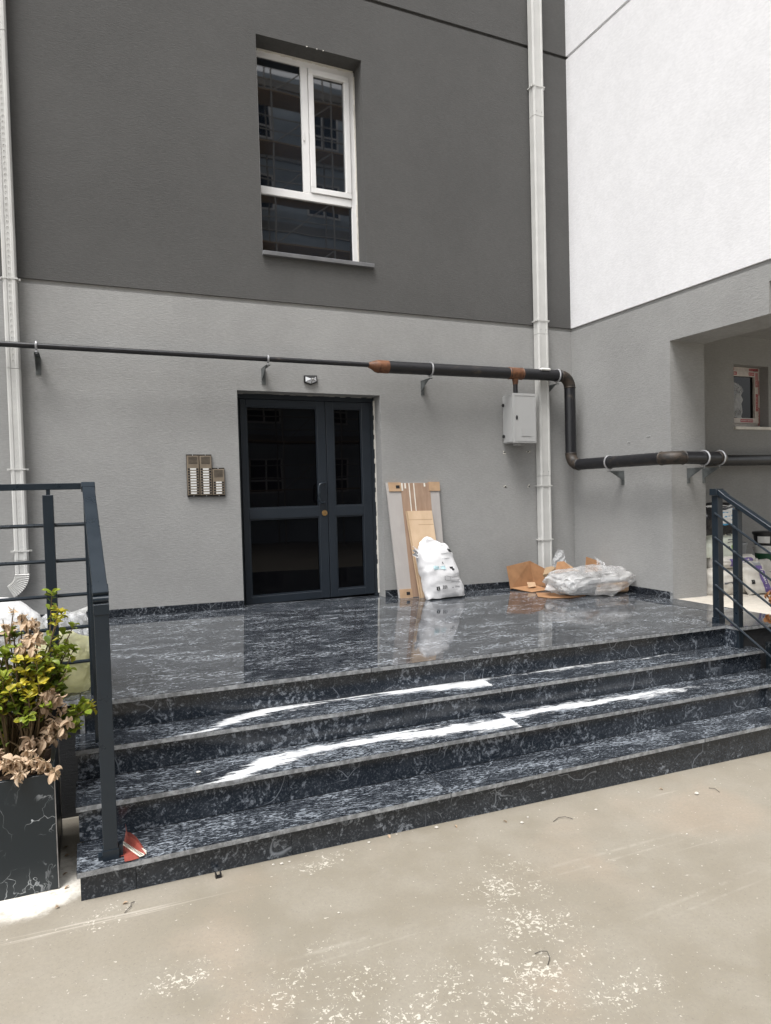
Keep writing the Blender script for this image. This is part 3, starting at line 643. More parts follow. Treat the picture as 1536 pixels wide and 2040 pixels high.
# ================================================================== THINGS ON THE WALLS
# downpipes: flat boxed profile with two folded ribs
def downpipe(name, label, xc, w_, z0, z1, joints, bands, elbow=False, wave=False):
    t = thing(name, label, 'downpipe', (xc, -.06, z0), 'downpipes on the entrance front')
    h = w_/2; y0, y1 = -.115, -.018
    prof = [(-h, y1), (-h, y0+.018), (-h+.012, y0), (-h+.030, y0), (-h+.036, y0+.006), (h-.036, y0+.006), (h-.030, y0), (h-.012, y0), (h, y0+.018), (h, y1)]
    zs = [z0]+joints+[z1]
    for i in range(len(zs)-1):
        a, b = zs[i]+.002, zs[i+1]-.002; g = .0015*(i % 2); n = len(prof)
        m = MB(); m.add([(xc+x*(1+g*8), y-g, a) for x, y in prof]+[(xc+x*(1+g*8), y-g, b) for x, y in prof], [(k, (k+1) % n, n+(k+1) % n, n+k) for k in range(n)]+[tuple(range(n))[::-1], tuple(range(n, 2*n))])
        p = m.build('pipe_length', M['galv_wht'], t)
        for zz in (a+.05,):
            for dx in (-.03, .03): MB().lathe((0, 0, 0), [(0, 0), (.006, 0), (.005, .004), (0, .004)], 8).xf(lambda v: (v.x+xc+dx*w_/.12, y0+.005-v.z, v.y+zz)).build('rivet', M['galv'], p)
        if wave:                                       # running-scroll emboss down the middle
            e = MB(); z = a+.04; k = 0
            while z < b-.06:
                P = [(xc+.012*math.cos(u)*(1-u/9), y0+.0055, z+.022+.016*math.sin(u)*(1-u/9)) for u in [j*.8 for j in range(7)]]
                e.tube(P, .0028, 4, False); z += .05
            e.build('scroll_emboss', M['galv_wht'], p, smooth=True)['kind'] = 'stuff'
    for z in bands:
        m = MB(); m.box(xc-h-.012, xc+h+.012, y0-.004, y0-.0005, z-.006, z+.006); m.box(xc-h-.012, xc-h-.0015, y0-.0005, -.001, z-.006, z+.006); m.box(xc+h+.0015, xc+h+.012, y0-.0005, -.001, z-.006, z+.006)
        m.box(xc-h-.03, xc-h-.0125, y0+.03, y0+.04, z-.008, z+.008); m.box(xc+h+.0125, xc+h+.03, y0+.03, y0+.04, z-.008, z+.008)
        m.build('band', M['galv_wht'], t)
    if elbow:                                          # corrugated shoe kicking out to the left
        m = MB(); K = 26; rings = []
        for k in range(K+1):
            a = math.radians(64)*k/K; rr_ = .17; cx, cz = xc-rr_-.0, z0
            off = .004 if k % 2 else -.003
            inn, ou = rr_-h-off, rr_+h+off
            rings.append([(cx+math.cos(a)*inn, -.016+off*.5, cz-math.sin(a)*inn), (cx+math.cos(a)*inn, -.116-off, cz-math.sin(a)*inn), (cx+math.cos(a)*ou, -.116-off, cz-math.sin(a)*ou), (cx+math.cos(a)*ou, -.016+off*.5, cz-math.sin(a)*ou)])
        for q in rings: m.v += [V(p) for p in q]
        for k in range(K):
            for j in range(4): m.f.append((k*4+j, k*4+(j+1) % 4, (k+1)*4+(j+1) % 4, (k+1)*4+j)); m.m.append(0)
        m.f.append((K*4, K*4+1, K*4+2, K*4+3)); m.m.append(0)
        m.build('elbow', M['galv_wht'], t)
    return t
downpipe('downpipe', 'off white downpipe with scroll emboss and ribbed bottom elbow behind the shrub', -1.965, .108, .50, 10.3, [.62, 2.30, 5.2, 8.2], [.70, 1.42, 3.08, 5.9], True, True)
downpipe('downpipe', 'off white downpipe right of the meter box, ending behind the cardboard', 3.712, .15, fz(3.7)+.02, 10.3, [1.28, 3.0, 5.6, 8.5], [.50, 1.16, 3.16, 5.95])

# gas pipe
gp = thing('gas_pipe', 'black gas pipe with rusty joints running over the door and round the corner', 'pipe', (1.3, -.2, 2.3))
YP, ZP, RP = -.2, 2.475, .066
XPV, ZLO = 4.02, 1.405
MB().tube([(-9, YP, 2.49), (1.40, YP, 2.487)], .0255, 12).build('thin_pipe', M['pipe'], gp, smooth=True)
MB().tube([(1.36, YP, 2.485), (1.40, YP, 2.483), (1.44, YP, 2.478), (1.475, YP, ZP)], [.028, .042, .062, .069], 20).build('reducer', M['rust'], gp, smooth=True)
MB().tube([(1.475, YP, ZP), (1.585, YP, ZP)], .069, 20).build('reducer_sleeve', M['rust'], gp, smooth=True)
MB().tube([(1.572, YP, ZP), (3.88, YP, ZP+.012)], RP, 22).build('thick_pipe', M['pipe'], gp, smooth=True)
tee = MB().tube([(3.15, YP, ZP+.008), (3.30, YP, ZP+.009)], RP+.003, 22)
for x in (3.135, 3.315): tee.tube([(x-.008, YP, ZP+.008), (x, YP, ZP+.008), (x+.008, YP, ZP+.008)], [RP, RP+.006, RP], 20)
tee.build('tee', M['rust'], gp, smooth=True)
MB().tube([(3.225, YP, ZP-.055), (3.225, YP, ZP-.09), (3.225, YP, ZP-.12)], [.04, .033, .03], 14).build('branch_weld', M['rust'], gp, smooth=True)
MB().tube([(3.225, YP, ZP-.11), (3.225, YP, 2.245)], .027, 14).build('branch_pipe', M['pipe'], gp, smooth=True)
def arc(c, a, b, r, n=10): # quarter bend from direction a to direction b starting at c
    c, a, b = V(c), V(a), V(b); return [c+a*(r*math.sin(t))+b*(r*(1-math.cos(t))) for t in [math.pi/2*i/n for i in range(n+1)]]
rb = .14; zt = ZP+.012
def elbow(c, a, b): 
    P = arc(c, a, b, rb); MB().tube(P, RP+.002, 20).build('elbow', M['elbow'], gp, smooth=True)
    for e, d_ in ((P[0], V(a)), (P[-1], V(b))): MB().tube([e-d_*.008, e, e+d_*.008], [RP, RP+.007, RP], 20).build('weld_bead', M['elbow'], gp, smooth=True)
    return P[-1]
e1 = elbow((XPV-rb, YP, zt), (1, 0, 0), (0, 0, -1))
e2s = V((XPV, YP, ZLO+rb)); MB().tube([e1, e2s], RP, 22).build('thick_pipe', M['pipe'], gp, smooth=True)
e2 = elbow(e2s, (0, 0, -1), (0, -1, 0))
YT = YO-.20
e3s = V((XPV, YT+rb, ZLO)); MB().tube([e2, e3s], RP, 22).build('thick_pipe', M['pipe'], gp, smooth=True)
e3 = elbow(e3s, (0, -1, 0), (1, 0, 0))
XQ = 4.80
e4s = V((XQ-rb, YT, ZLO-.005)); MB().tube([e3, e4s], RP, 22).build('thick_pipe', M['pipe'], gp, smooth=True)
e4 = elbow(e4s, (1, 0, 0), (0, 1, 0))
e5s = V((XQ, -1.08-rb, ZLO)); MB().tube([e4, e5s], RP, 22).build('thick_pipe', M['pipe'], gp, smooth=True)
e5 = elbow(e5s, (0, 1, 0), (1, 0, 0))
MB().tube([e5, (13, -1.08, ZLO)], RP, 22).build('thick_pipe', M['pipe'], gp, smooth=True)
MB().box(3.55, 3.69, YP-.074, YP-.02, ZP+.052, ZP+.0815).build('tape_patch', M['label'], gp, bevel=.01)
def clamp(c, ax, r):
    c = V(c); ax = V(ax); u = ax.orthogonal().normalized(); v_ = ax.cross(u); n = 22
    m = MB(); m.tube([c+(u*math.cos(2*math.pi*i/n)+v_*math.sin(2*math.pi*i/n))*r for i in range(n+1)], .0095, 6, False); return m
def wbracket(base, out, ax, zc, r):     # welded angle bracket: foot on the wall at base, arm pointing along 'out'
    b = V(base); o_ = V(out); ax = V(ax); L = .22; zt_ = zc-r-.035
    m = MB(); m.bar(b+o_*.004+V((0, 0, zt_-.16-b.z)), b+o_*.004+V((0, 0, zt_-b.z)), .042, .006, upv=tuple(o_))
    m.bar(b+V((0, 0, zt_-b.z)), b+o_*L+V((0, 0, zt_-b.z)), .042, .005)
    m.poly([b+V((0, 0, zt_-.12-b.z))-ax*.0205, b+o_*(L-.01)+V((0, 0, zt_-.004-b.z))-ax*.0205, b+V((0, 0, zt_-.004-b.z))-ax*.0205], .004, tuple(ax))
    br = m.build('bracket', M['bracket'], gp)
    q = b+o_*.2; cm = clamp((q.x, q.y, zc), ax, r+.008); cm.tube([(q.x, q.y, zc-r-.012), (q.x, q.y, zt_-.01)], .007, 6)
    cm.build('clamp', M['zinc'], br, smooth=True)
for x, zc, r in ((-4.2, 2.49, .0255), (-1.775, 2.49, .0255), (.275, 2.487, .0255), (2.10, ZP+.003, RP), (3.83, ZP+.012, RP)): wbracket((x, 0, 2.3), (0, -1, 0), (1, 0, 0), zc, r)
wbracket((XS, -.86, 1.3), (-1, 0, 0), (0, 1, 0), ZLO, RP)
wbracket((4.46, YO, 1.3), (0, -1, 0), (1, 0, 0), ZLO-.003, RP)
wbracket((4.69, YO, 1.3), (0, -1, 0), (1, 0, 0), ZLO-.003, RP)

# gas meter box
gb = thing('meter_box', 'grey plastic gas meter box on the wall beside the downpipe', 'meter box', (3.315, 0, 1.66))
BX0, BX1, BZ0, BZ1, BY = 3.155, 3.487, 1.665, 2.250, -.24
MB().box(BX0+.012, BX1-.012, BY+.022, -.001, BZ0+.01, BZ1-.008).build('body', M['box'], gb, bevel=.012, segs=2)
lid = MB().box(BX0, BX1, BY, BY+.020, BZ0, BZ1).build('door', M['box'], gb, bevel=.007, segs=2)
m = MB(); frame_rect(m, BX0+.022, BX1-.022, BZ0+.025, BZ1-.025, (.004, .004, .004, .004), BY-.003, BY+.004); m.build('rim', M['box'], lid)
MB().lathe((0, 0, 0), [(0, 0), (.016, 0), (.015, .006), (0, .006)], 16).xf(lambda v: (v.x*.8+BX0+.052, BY-.0005-v.z, v.y*1.7+1.965)).build('keyhole', M['ink'], lid)
m = MB(); m.box(BX0+.115, BX0+.255, BY-.005, BY-.0005, 1.75, 1.757); m.box(BX0+.115, BX0+.119, BY-.004, BY-.0005, 1.757, 1.835); m.box(BX0+.119, BX0+.255, BY-.0015, BY-.0004, 1.757, 1.835); lp = m.build('plate', M['box'], lid)
MB().box(BX0+.10, BX0+.20, BY+.06, BY+.16, BZ0-.018, BZ0+.012).build('outlet', M['box'], gb, bevel=.004)
for z in (1.76, 2.13):
    MB().lathe((0, 0, 0), [(0, 0), (.017, 0), (.02, .008), (.018, .016), (0, .016)], 14).xf(lambda v: (BX0+.011-v.z, v.x-.035, v.y+z)).build('fixing_cap', M['black'], gb, smooth=True)

# intercom: two tall panels and a short one
def intercom(x0, x1, z0, z1, rows, label):
    t = thing('intercom_panel', label, 'intercom', ((x0+x1)/2, 0, z0), 'bronze intercom panels left of the door')
    MB().box(x0, x1, -.022, -.001, z0, z1).build('back_box', M['bronze_dark'], t, bevel=.002)
    f = MB().box(x0+.003, x1-.003, -.031, -.0225, z0+.015, z1-.013).build('face_plate', M['bronze'], t, bevel=.002)
    xc = (x0+x1)/2; W_ = (x1-x0)
    for z in (z0+.007, z1-.006): MB().lathe((0, 0, 0), [(0, 0), (.0055, 0), (.004, .004), (0, .004)], 10).xf(lambda v: (v.x+xc, -.0225-v.z, v.y+z)).build('screw', M['zinc'], t)
    zt_ = z1-.028
    for k in range(6):
        z = zt_-.0122*k
        MB().box(x0+.018, x1-.018, -.0325, -.0305, z-.0022, z+.0022).build('speaker_slot', M['ink'], f)
    z = zt_-.0125*6-.016; dz = (z-z0-.03)/(rows-.5) if rows > 6 else .0243
    dz = .0262; z = z0+.034+dz*(rows-1)
    for k in range(rows):
        zz = z-dz*k
        MB().box(xc-W_*.23, xc+W_*.23, -.0345, -.0312, zz-.0078, zz+.0078).build('name_plate', M['label'], t)
        for sx in (-1, 1): MB().box(xc+sx*W_*.34-.009, xc+sx*W_*.34+.009, -.036, -.0312, zz-.007, zz+.007).build('button', M['ink'], t, bevel=.002)
    return t
intercom(-.520, -.400, 1.140, 1.553, 10, 'tall bronze intercom panel, farthest left of the three, ten white name plates')
intercom(-.3985, -.278, 1.138, 1.552, 10, 'tall bronze intercom panel in the middle of the three, ten white name plates')
intercom(-.2765, -.156, 1.136, 1.420, 5, 'short bronze intercom panel nearest the door, five white name plates')

# small solar lamp over the door
sl_ = thing('wall_lamp', 'small black faceted solar lamp above the entrance door', 'lamp', (.772, 0, 2.28))
O_ = [(.703, 2.376), (.842, 2.381), (.846, 2.31), (.776, 2.280), (.703, 2.302)]; I_ = [(.712, 2.368), (.833, 2.372), (.837, 2.316), (.776, 2.290), (.712, 2.308)]
C_ = (.783, 2.338)
m = MB(); m.poly([(x, -.001, z) for x, z in O_], .022, (0, -1, 0)); m.build('case', M['black'], sl_)
apex = V((C_[0], -.052, C_[1])); pan = [V((x, -.0235, z)) for x, z in I_]
for i in range(1, 5):
    a, b = pan[i], pan[(i+1) % 5]; c = (a+b+apex)/3; s_ = .86
    if i == 0: continue
    tri = [c+(p-c)*s_+V((0, -.001, 0)) for p in (a, b, apex)]
    m = MB(); m.add(tri, [(0, 1, 2)]); m.build('reflector', M['silver'], sl_)
m = MB(); m.add(pan+[apex], [(i, (i+1) % 5, 5) for i in range(5)]); m.build('facet_frame', M['black'], sl_)
MB().lathe((0, 0, 0), [(0, 0), (.009, 0), (.007, .006), (0, .008)], 12).xf(lambda v: (v.x+apex.x, apex.y-.0-v.z, v.y+apex.z)).build('sensor', M['label'], sl_, smooth=True)

# ================================================================== RAILINGS
def rail_left():
    t = thing('stair_railing', 'anthracite railing with hinged handrail at the left end of the steps', 'railing', (-1.40, -3.5, Z[3]))
    xb, xt = -1.387, -1.417; y0, y1 = -3.505, -2.66
    def X(y): return xt+(xb-xt)*(y1-y)/(y1-y0)
    def H(y): return 1.215-(y1-y)*.605
    def post(x, y, zb_, zt_, w_=.062, foot=True):
        p = MB().box(x-w_/2, x+w_/2, y-w_/2, y+w_/2, zb_+.002, zt_).build('post', M['anth'], t, bevel=.002)
        if foot:
            m = MB().box(x-w_/2-.004, x+w_/2+.004, y-w_/2-.004, y+w_/2+.004, zb_+.001, zb_+.045)
            m.box(x-w_/2-.022, x-w_/2-.0045, y-.02, y+.02, zb_+.001, zb_+.02); m.box(x+w_/2+.0045, x+w_/2+.022, y-.02, y+.02, zb_+.001, zb_+.055)
            m.build('foot', M['anth'], p)
        return p
    zf = Z[3]+fz(-1.4)
    post(X(y0), y0, zf, .655)
    MB().box(xb-.0335, xb+.0335, y0-.0335, y0+.0335, .615, .665).build('post_cap', M['anth'], t, bevel=.002)
    MB().tube([(xb-.033, y0-.005, .683), (xb+.033, y0-.005, .683)], .017, 14).build('hinge', M['anth'], t, smooth=True)
    post(X(-2.93), -2.93, Z[1]+fz(-1.43), H(-2.93)-.08, .05, False)
    post(xt-.003, -2.64, fz(-1.41), 1.18, .05, False)
    MB().bar((X(y0+.01), y0+.012, H(y0+.012)), (xt, y1, H(y1)), .064, .032).build('handrail', M['anth'], t, bevel=.003)
    MB().bar((X(y0+.0), y0-.006, H(y0-.006)), (X(y0+.03), y0+.05, H(y0+.05)), .069, .038).build('handrail_end', M['anth'], t, bevel=.003)
    MB().bar((xt, y1-.035, H(y1-.035)), (xt, y1+.012, H(y1+.012)), .072, .038).build('handrail_end', M['anth'], t, bevel=.003)
    MB().box(xt-.036, xt+.036, y1+.0125, y1+.045, 1.185, 1.237).build('corner_joint', M['anth'], t, bevel=.003)
    for k in range(5):
        dz = .215+.198*k
        MB().tube([(X(y0)-.0, y0, H(y0)-dz), (xt, y1, H(y1)-dz)], .0085, 8).build('bar', M['anth'], t, smooth=True)
    # level run along the porch edge to the left
    MB().box(-4.5, xt-.037, -2.672, -2.628, 1.196, 1.232).build('top_rail', M['anth'], t, bevel=.002)
    for z in (1.0, .80, .605, .42, .225): MB().tube([(-4.5, -2.655, z), (xt, -2.655, z)], .0105, 8).build('bar', M['anth'], t, smooth=True)
    for x in (-1.622, -2.75, -3.9):
        MB().box(x-.027, x+.027, -2.69, -2.636, fz(x)+.001, 1.168).build('post', M['anth'], t, bevel=.002)
        MB().box(x-.008, x+.012, -2.67, -2.656, 1.165, 1.20).build('connector', M['anth'], t)
    return t
rail_left()
def rail_right():
    t = thing('stair_railing', 'anthracite railing with sloping bars at the right end of the steps', 'railing', (3.5, -2.7, 0))
    x = 3.515; y0 = -2.70; s_ = .605
    def H(y): return 1.07-(y0-y)*s_
    MB().box(x-.031, x+.031, y0-.031, y0+.031, fz(x)+.002, 1.03).build('post', M['anth'], t, bevel=.002)
    m = MB().box(x-.036, x+.036, y0-.036, y0+.036, fz(x)+.001, fz(x)+.045); m.box(x-.055, x-.0365, y0-.02, y0+.02, fz(x)+.001, fz(x)+.03); m.box(x+.0365, x+.055, y0-.02, y0+.02, fz(x)+.001, fz(x)+.03); m.build('foot', M['anth'], t)
    MB().box(x-.052, x+.036, y0-.036, y0+.036, 1.032, 1.088).build('post_cap', M['anth'], t, bevel=.003)
    MB().bar((x, y0-.03, H(y0-.03)), (x, -3.62, H(-3.62)), .064, .036).build('handrail', M['anth'], t, bevel=.003)
    MB().bar((x, y0-.025, H(y0-.02)+.004), (x, y0-.085, H(y0-.085)), .069, .042).build('handrail_end', M['anth'], t, bevel=.003)
    for yy, k in ((-2.892, 1), (-3.50, 3)):
        zb_ = Z[k]+fz(x)
        MB().box(x-.027, x+.027, yy-.027, yy+.027, zb_+.002, H(yy)-.04).build('post', M['anth'], t, bevel=.002)
        MB().box(x-.012, x+.008, yy-.007, yy+.007, H(yy)-.042, H(yy)-.01).build('connector', M['anth'], t)
    for z in (.88, .672, .467, .262, .058):
        MB().tube([(x-.035, y0-.0, z), (x-.035, -3.55, z-(y0+3.55)*s_)], .0095, 8).build('bar', M['anth'], t, smooth=True)
        for yy in (-2.892,): MB().tube([(x-.035, yy+.012, z-(y0-yy-.012)*s_), (x-.035, yy-.012, z-(y0-yy+.012)*s_)], .0125, 8).build('bar_collar', M['anth'], t, smooth=True)
    return t
rail_right()

# ================================================================== PLANTERS AND SHRUBS
def planter(name, label, x0, x1, y0, y1, ztop, zb_):
    t = thing(name, label, 'planter', ((x0+x1)/2, (y0+y1)/2, zb_), 'black planters beside the steps'); w_ = .022
    for (a, b, c, d_) in ((x0, x1, y0, y0+w_), (x0, x1, y1-w_, y1), (x0, x0+w_, y0+w_+.001, y1-w_-.001), (x1-w_, x1, y0+w_+.001, y1-w_-.001)):
        MB().box(a, b, c, d_, zb_, ztop).build('side_panel', M['planter'], t, bevel=.0015)
    for (x, y) in ((x1+.0005, y0-.0005), (x1+.0005, y1-.009)): MB().box(x, x+.004, y, y+.01, zb_, ztop).build('corner_trim', M['galv'], t)
    m = MB(); N = 14
    for i in range(N):
        for j in range(N):
            x = x0+w_+.001+(x1-x0-2*w_-.002)*i/(N-1); y = y0+w_+.001+(y1-y0-2*w_-.002)*j/(N-1)
            m.v.append(V((x, y, ztop-.045+.03*nz3((x, y, 0), 7, 1))))
    for i in range(N-1):
        for j in range(N-1): m.f.append((i*N+j, (i+1)*N+j, (i+1)*N+j+1, i*N+j+1)); m.m.append(0)
    m.build('soil', M['soil'], t, smooth=True)
    return t
planter('planter', 'black marble print planter left of the steps holding the green shrub', -2.62, -1.612, -3.416, -2.886, -.104, gz(-1.62)+.004)
planter('planter', 'black planter right of the steps, cut off by the frame', 3.70, 4.7, -3.53, -3.0, -.20, gz(4.7)+.003)

def leaf_mesh(name, L, W_, fold, curl, mat):
    # obovate leaf, base at origin, tip along +y, normal +z
    rows = [(0, .05), (.22, .45), (.5, .85), (.74, 1.0), (.92, .66), (1.0, .16)]
    vs, fs = [], []
    for t, w_ in rows:
        zc = -curl*L*t*t; hw = W_*.5*w_
        vs += [(-hw, t*L, zc+fold*hw), (0, t*L, zc), (hw, t*L, zc+fold*hw)]
    for i in range(len(rows)-1):
        a = i*3; fs += [(a, a+1, a+4, a+3), (a+1, a+2, a+5, a+4)]
    me = bpy.data.meshes.new(name); me.from_pydata(vs, [], fs); me.materials.append(mat)
    me.polygons.foreach_set('use_smooth', [True]*len(me.polygons)); return me
LEAF = {}
for key, mk in (('g', 'leaf_green'), ('d', 'leaf_dark'), ('y', 'leaf_yellow')):
    LEAF[key] = [leaf_mesh('leaf_'+mk, .048, .034, .35, .18, M[mk]), leaf_mesh('leaf_'+mk, .040, .030, .6, .4, M[mk]), leaf_mesh('leaf_'+mk, .034, .026, .2, -.1, M[mk])]
for key, mk in (('b', 'leaf_dry'), ('n', 'leaf_brown'), ('r', 'leaf_rust')):
    LEAF[key] = [leaf_mesh('leaf_'+mk, .042, .026, .8, .5, M[mk]), leaf_mesh('leaf_'+mk, .036, .024, 1.2, .8, M[mk]), leaf_mesh('leaf_'+mk, .032, .018, -.9, -.5, M[mk])]
def orient(pos, dirv, spin, scale):
    d_ = V(dirv).normalized(); q = d_.to_track_quat('Y', 'Z').to_matrix().to_4x4()
    return Matrix.Translation(pos) @ q @ Matrix.Rotation(spin, 4, 'Y') @ Matrix.Scale(scale, 4)
def rosette(rnd, tip, axis, kind, n, out):
    ax = V(axis).normalized(); u = ax.orthogonal().normalized(); v_ = ax.cross(u)
    for k in range(n):
        a = k*2.4+rnd.uniform(-.3, .3); droop = rnd.uniform(.25, 1.1)
        if kind in 'bnr': droop = rnd.uniform(-1.1, .55)
        d_ = (u*math.cos(a)+v_*math.sin(a))+ax*droop
        if kind in 'bnr': d_.z -= rnd.uniform(.2, 1.0)
        out.append((kind, rnd.randrange(3), orient(tip-ax*rnd.uniform(0, .03), d_, rnd.uniform(-.7, .7), rnd.uniform(.55, 1.1))))
def shrub(name, label, base, tips, seed, limit):
    """tips: (x, y, z, kind) where each shoot ends"""
    t = thing(name, label, 'shrub', base, 'shrubs in the planters'); rnd = random.Random(seed); leaves = []
    roots = [V(base)+V((rnd.uniform(-.13, .10), rnd.uniform(-.10, .10), 0)) for _ in range(11)]
    for (x, y, z, kind) in tips:
        tip = V((x, y, z)); rt_ = min(roots, key=lambda r_: (r_-tip).length+rnd.uniform(0, .25)); mid = rt_.lerp(tip, .5)+V((rnd.uniform(-.03, .03), rnd.uniform(-.03, .03), .04)); mid.x += (rt_.x-tip.x)*.12
        P = [rt_, rt_.lerp(mid, .5)+V((0, 0, .02)), mid, mid.lerp(tip, .55)+V((0, 0, .012)), tip]
        MB().tube(P, [.006, .0055, .0045, .0035, .002], 5).build('stem', M['stem'], t, smooth=True)
        ax = (P[-1]-P[-2]).normalized()
        rosette(rnd, tip, ax, kind, rnd.randint(6, 9), leaves)
        for k in range(rnd.randint(2, 4)):                 # side leaves lower on the shoot
            f = rnd.uniform(.45, .95); q = P[2].lerp(P[4], f); kk = rnd.choice('ggdy') if kind in 'gdy' else kind
            rosette(rnd, q, ax+V((rnd.uniform(-.6, .6), rnd.uniform(-.6, .6), .2)), kk, rnd.randint(2, 3), leaves)
    eye = CAM
    leaves.sort(key=lambda l: (l[2].translation-eye).length + (5 if l[2].translation.x < -1.98 else 0))
    for kind, i, mtx in leaves[:limit]:
        o = bpy.data.objects.new('leaf', LEAF[kind][i]); COL.objects.link(o); o.parent = t; o.matrix_local = Matrix.Translation(-ROOT[t.name]) @ mtx
    rest = leaves[limit:]
    if rest:
        keys = sorted({r_[0] for r_ in rest}); mm = [LEAF[k][0].materials[0] for k in keys]; m = MB()
        for kind, i, mtx in rest:
            me = LEAF[kind][i]; m.add([mtx @ v.co for v in me.vertices], [tuple(p.vertices) for p in me.polygons], keys.index(kind))
        o = obj('foliage', m.v, m.f, None, t, mats=mm, fmat=m.m, smooth=True); o['kind'] = 'stuff'
    return t
rnd = random.Random(12); tips = []
def cl(x, z, y, k, n=1, s=.03):
    for _ in range(n): tips.append((x+rnd.uniform(-s, s), y+rnd.uniform(-s, s), z+rnd.uniform(-s, s), k))
# clusters read from the photograph (x, height, depth, leaf kind)
cl(-1.60, .68, -3.10, 'g', 1); cl(-1.56, .58, -3.12, 'y', 3, .03); cl(-1.53, .50, -3.10, 'g', 2); cl(-1.51, .42, -3.15, 'g', 3); cl(-1.55, .35, -3.2, 'g', 4, .04)
cl(-1.72, .58, -3.15, 'b', 5, .05); cl(-1.66, .52, -3.18, 'b', 5, .05); cl(-1.70, .47, -3.2, 'b', 4, .05); cl(-1.85, .54, -3.15, 'b', 4, .04); cl(-1.86, .47, -3.2, 'g', 4, .05); cl(-1.80, .52, -3.1, 'g', 3)
cl(-1.78, .43, -3.2, 'g', 5, .05); cl(-1.73, .36, -3.25, 'y', 6, .05); cl(-1.66, .36, -3.25, 'y', 4, .04); cl(-1.60, .38, -3.2, 'g', 6, .05); cl(-1.85, .35, -3.25, 'g', 5, .05)
cl(-1.80, .28, -3.3, 'y', 4, .04); cl(-1.71, .27, -3.3, 'y', 5, .05); cl(-1.83, .22, -3.3, 'g', 5, .04); cl(-1.75, .20, -3.25, 'd', 5, .05); cl(-1.63, .28, -3.2, 'd', 6, .05); cl(-1.60, .24, -3.15, 'd', 4, .05)
cl(-1.62, .25, -3.3, 'n', 3, .03); cl(-1.60, .17, -3.28, 'n', 4, .055); cl(-1.56, .14, -3.25, 'b', 3, .05); cl(-1.66, .16, -3.3, 'g', 2, .03); cl(-1.71, .14, -3.32, 'g', 2, .02)
cl(-1.50, .12, -3.2, 'g', 4, .035); cl(-1.47, .08, -3.15, 'y', 3, .03); cl(-1.53, .05, -3.2, 'g', 3, .03); cl(-1.57, .03, -3.22, 'n', 3, .03); cl(-1.83, .10, -3.2, 'd', 5, .05); cl(-1.85, .0, -3.2, 'd', 4, .05)
cl(-1.70, -.02, -3.41, 'b', 3, .03); cl(-1.64, -.06, -3.44, 'b', 3, .02); cl(-1.60, -.10, -3.45, 'b', 3, .02); cl(-1.79, -.03, -3.43, 'b', 5, .03); cl(-1.74, -.05, -3.44, 'b', 4, .03); cl(-1.85, .02, -3.4, 'n', 3, .03); cl(-1.70, .0, -3.3, 'n', 3, .04); cl(-1.63, .03, -3.3, 'b', 2, .02)
for _ in range(46): tips.append((rnd.uniform(-2.5, -1.92), rnd.uniform(-3.4, -2.95), rnd.uniform(.0, .6), rnd.choice('gggydbn')))
shrub('shrub', 'yellowing green shrub with dry beige leaf clusters in the left planter', (-1.78, -3.16, -.15), tips, 5, 300)
tips = []
cl(3.59, .26, -3.12, 'r', 3, .03); cl(3.60, .19, -3.12, 'r', 3, .03); cl(3.575, .07, -3.12, 'r', 3, .025); cl(3.60, .02, -3.10, 'r', 3, .03)
for _ in range(34): tips.append((rnd.uniform(3.72, 4.5), rnd.uniform(-3.45, -3.05), rnd.uniform(.0, .5), rnd.choice('rrrnng')))
shrub('shrub', 'dry rust brown shrub at the right edge behind the railing', (4.0, -3.24, -.25), tips, 8, 120)
# fallen dry leaves lying in the left planter
m = MB(); keys = ['b', 'n']
for _ in range(150):
    x, y = rnd.uniform(-2.5, -1.65), rnd.uniform(-3.38, -2.93); k = rnd.randrange(2); me = LEAF[keys[k]][rnd.randrange(3)]
    mtx = orient(V((x, y, -.13+rnd.uniform(0, .035))), (rnd.uniform(-1, 1), rnd.uniform(-1, 1), rnd.uniform(-.3, .5)), rnd.uniform(-1.5, 1.5), rnd.uniform(.7, 1.1))
    m.add([mtx @ v.co for v in me.vertices], [tuple(p.vertices) for p in me.polygons], k)
o = obj('leaf_litter', m.v, m.f, None, None, mats=[M['leaf_dry'], M['leaf_brown']], fmat=m.m); tag(o, 'dry fallen leaves on the soil of the left planter', 'leaves', kind='stuff')

# ================================================================== THINGS LEFT ON THE PORCH
def text_mesh(s, size, maxw=None):
    cu = bpy.data.curves.new('txt', 'FONT'); cu.body = s; cu.size = size; cu.resolution_u = 2; cu.offset = size*.02
    o = bpy.data.objects.new('txt', cu); COL.objects.link(o); dg = bpy.context.evaluated_depsgraph_get()
    me = bpy.data.meshes.new_from_object(o.evaluated_get(dg)); vs = [v.co.copy() for v in me.vertices]; fs = [tuple(p.vertices) for p in me.polygons]
    bpy.data.objects.remove(o); bpy.data.curves.remove(cu); bpy.data.meshes.remove(me); return vs, fs
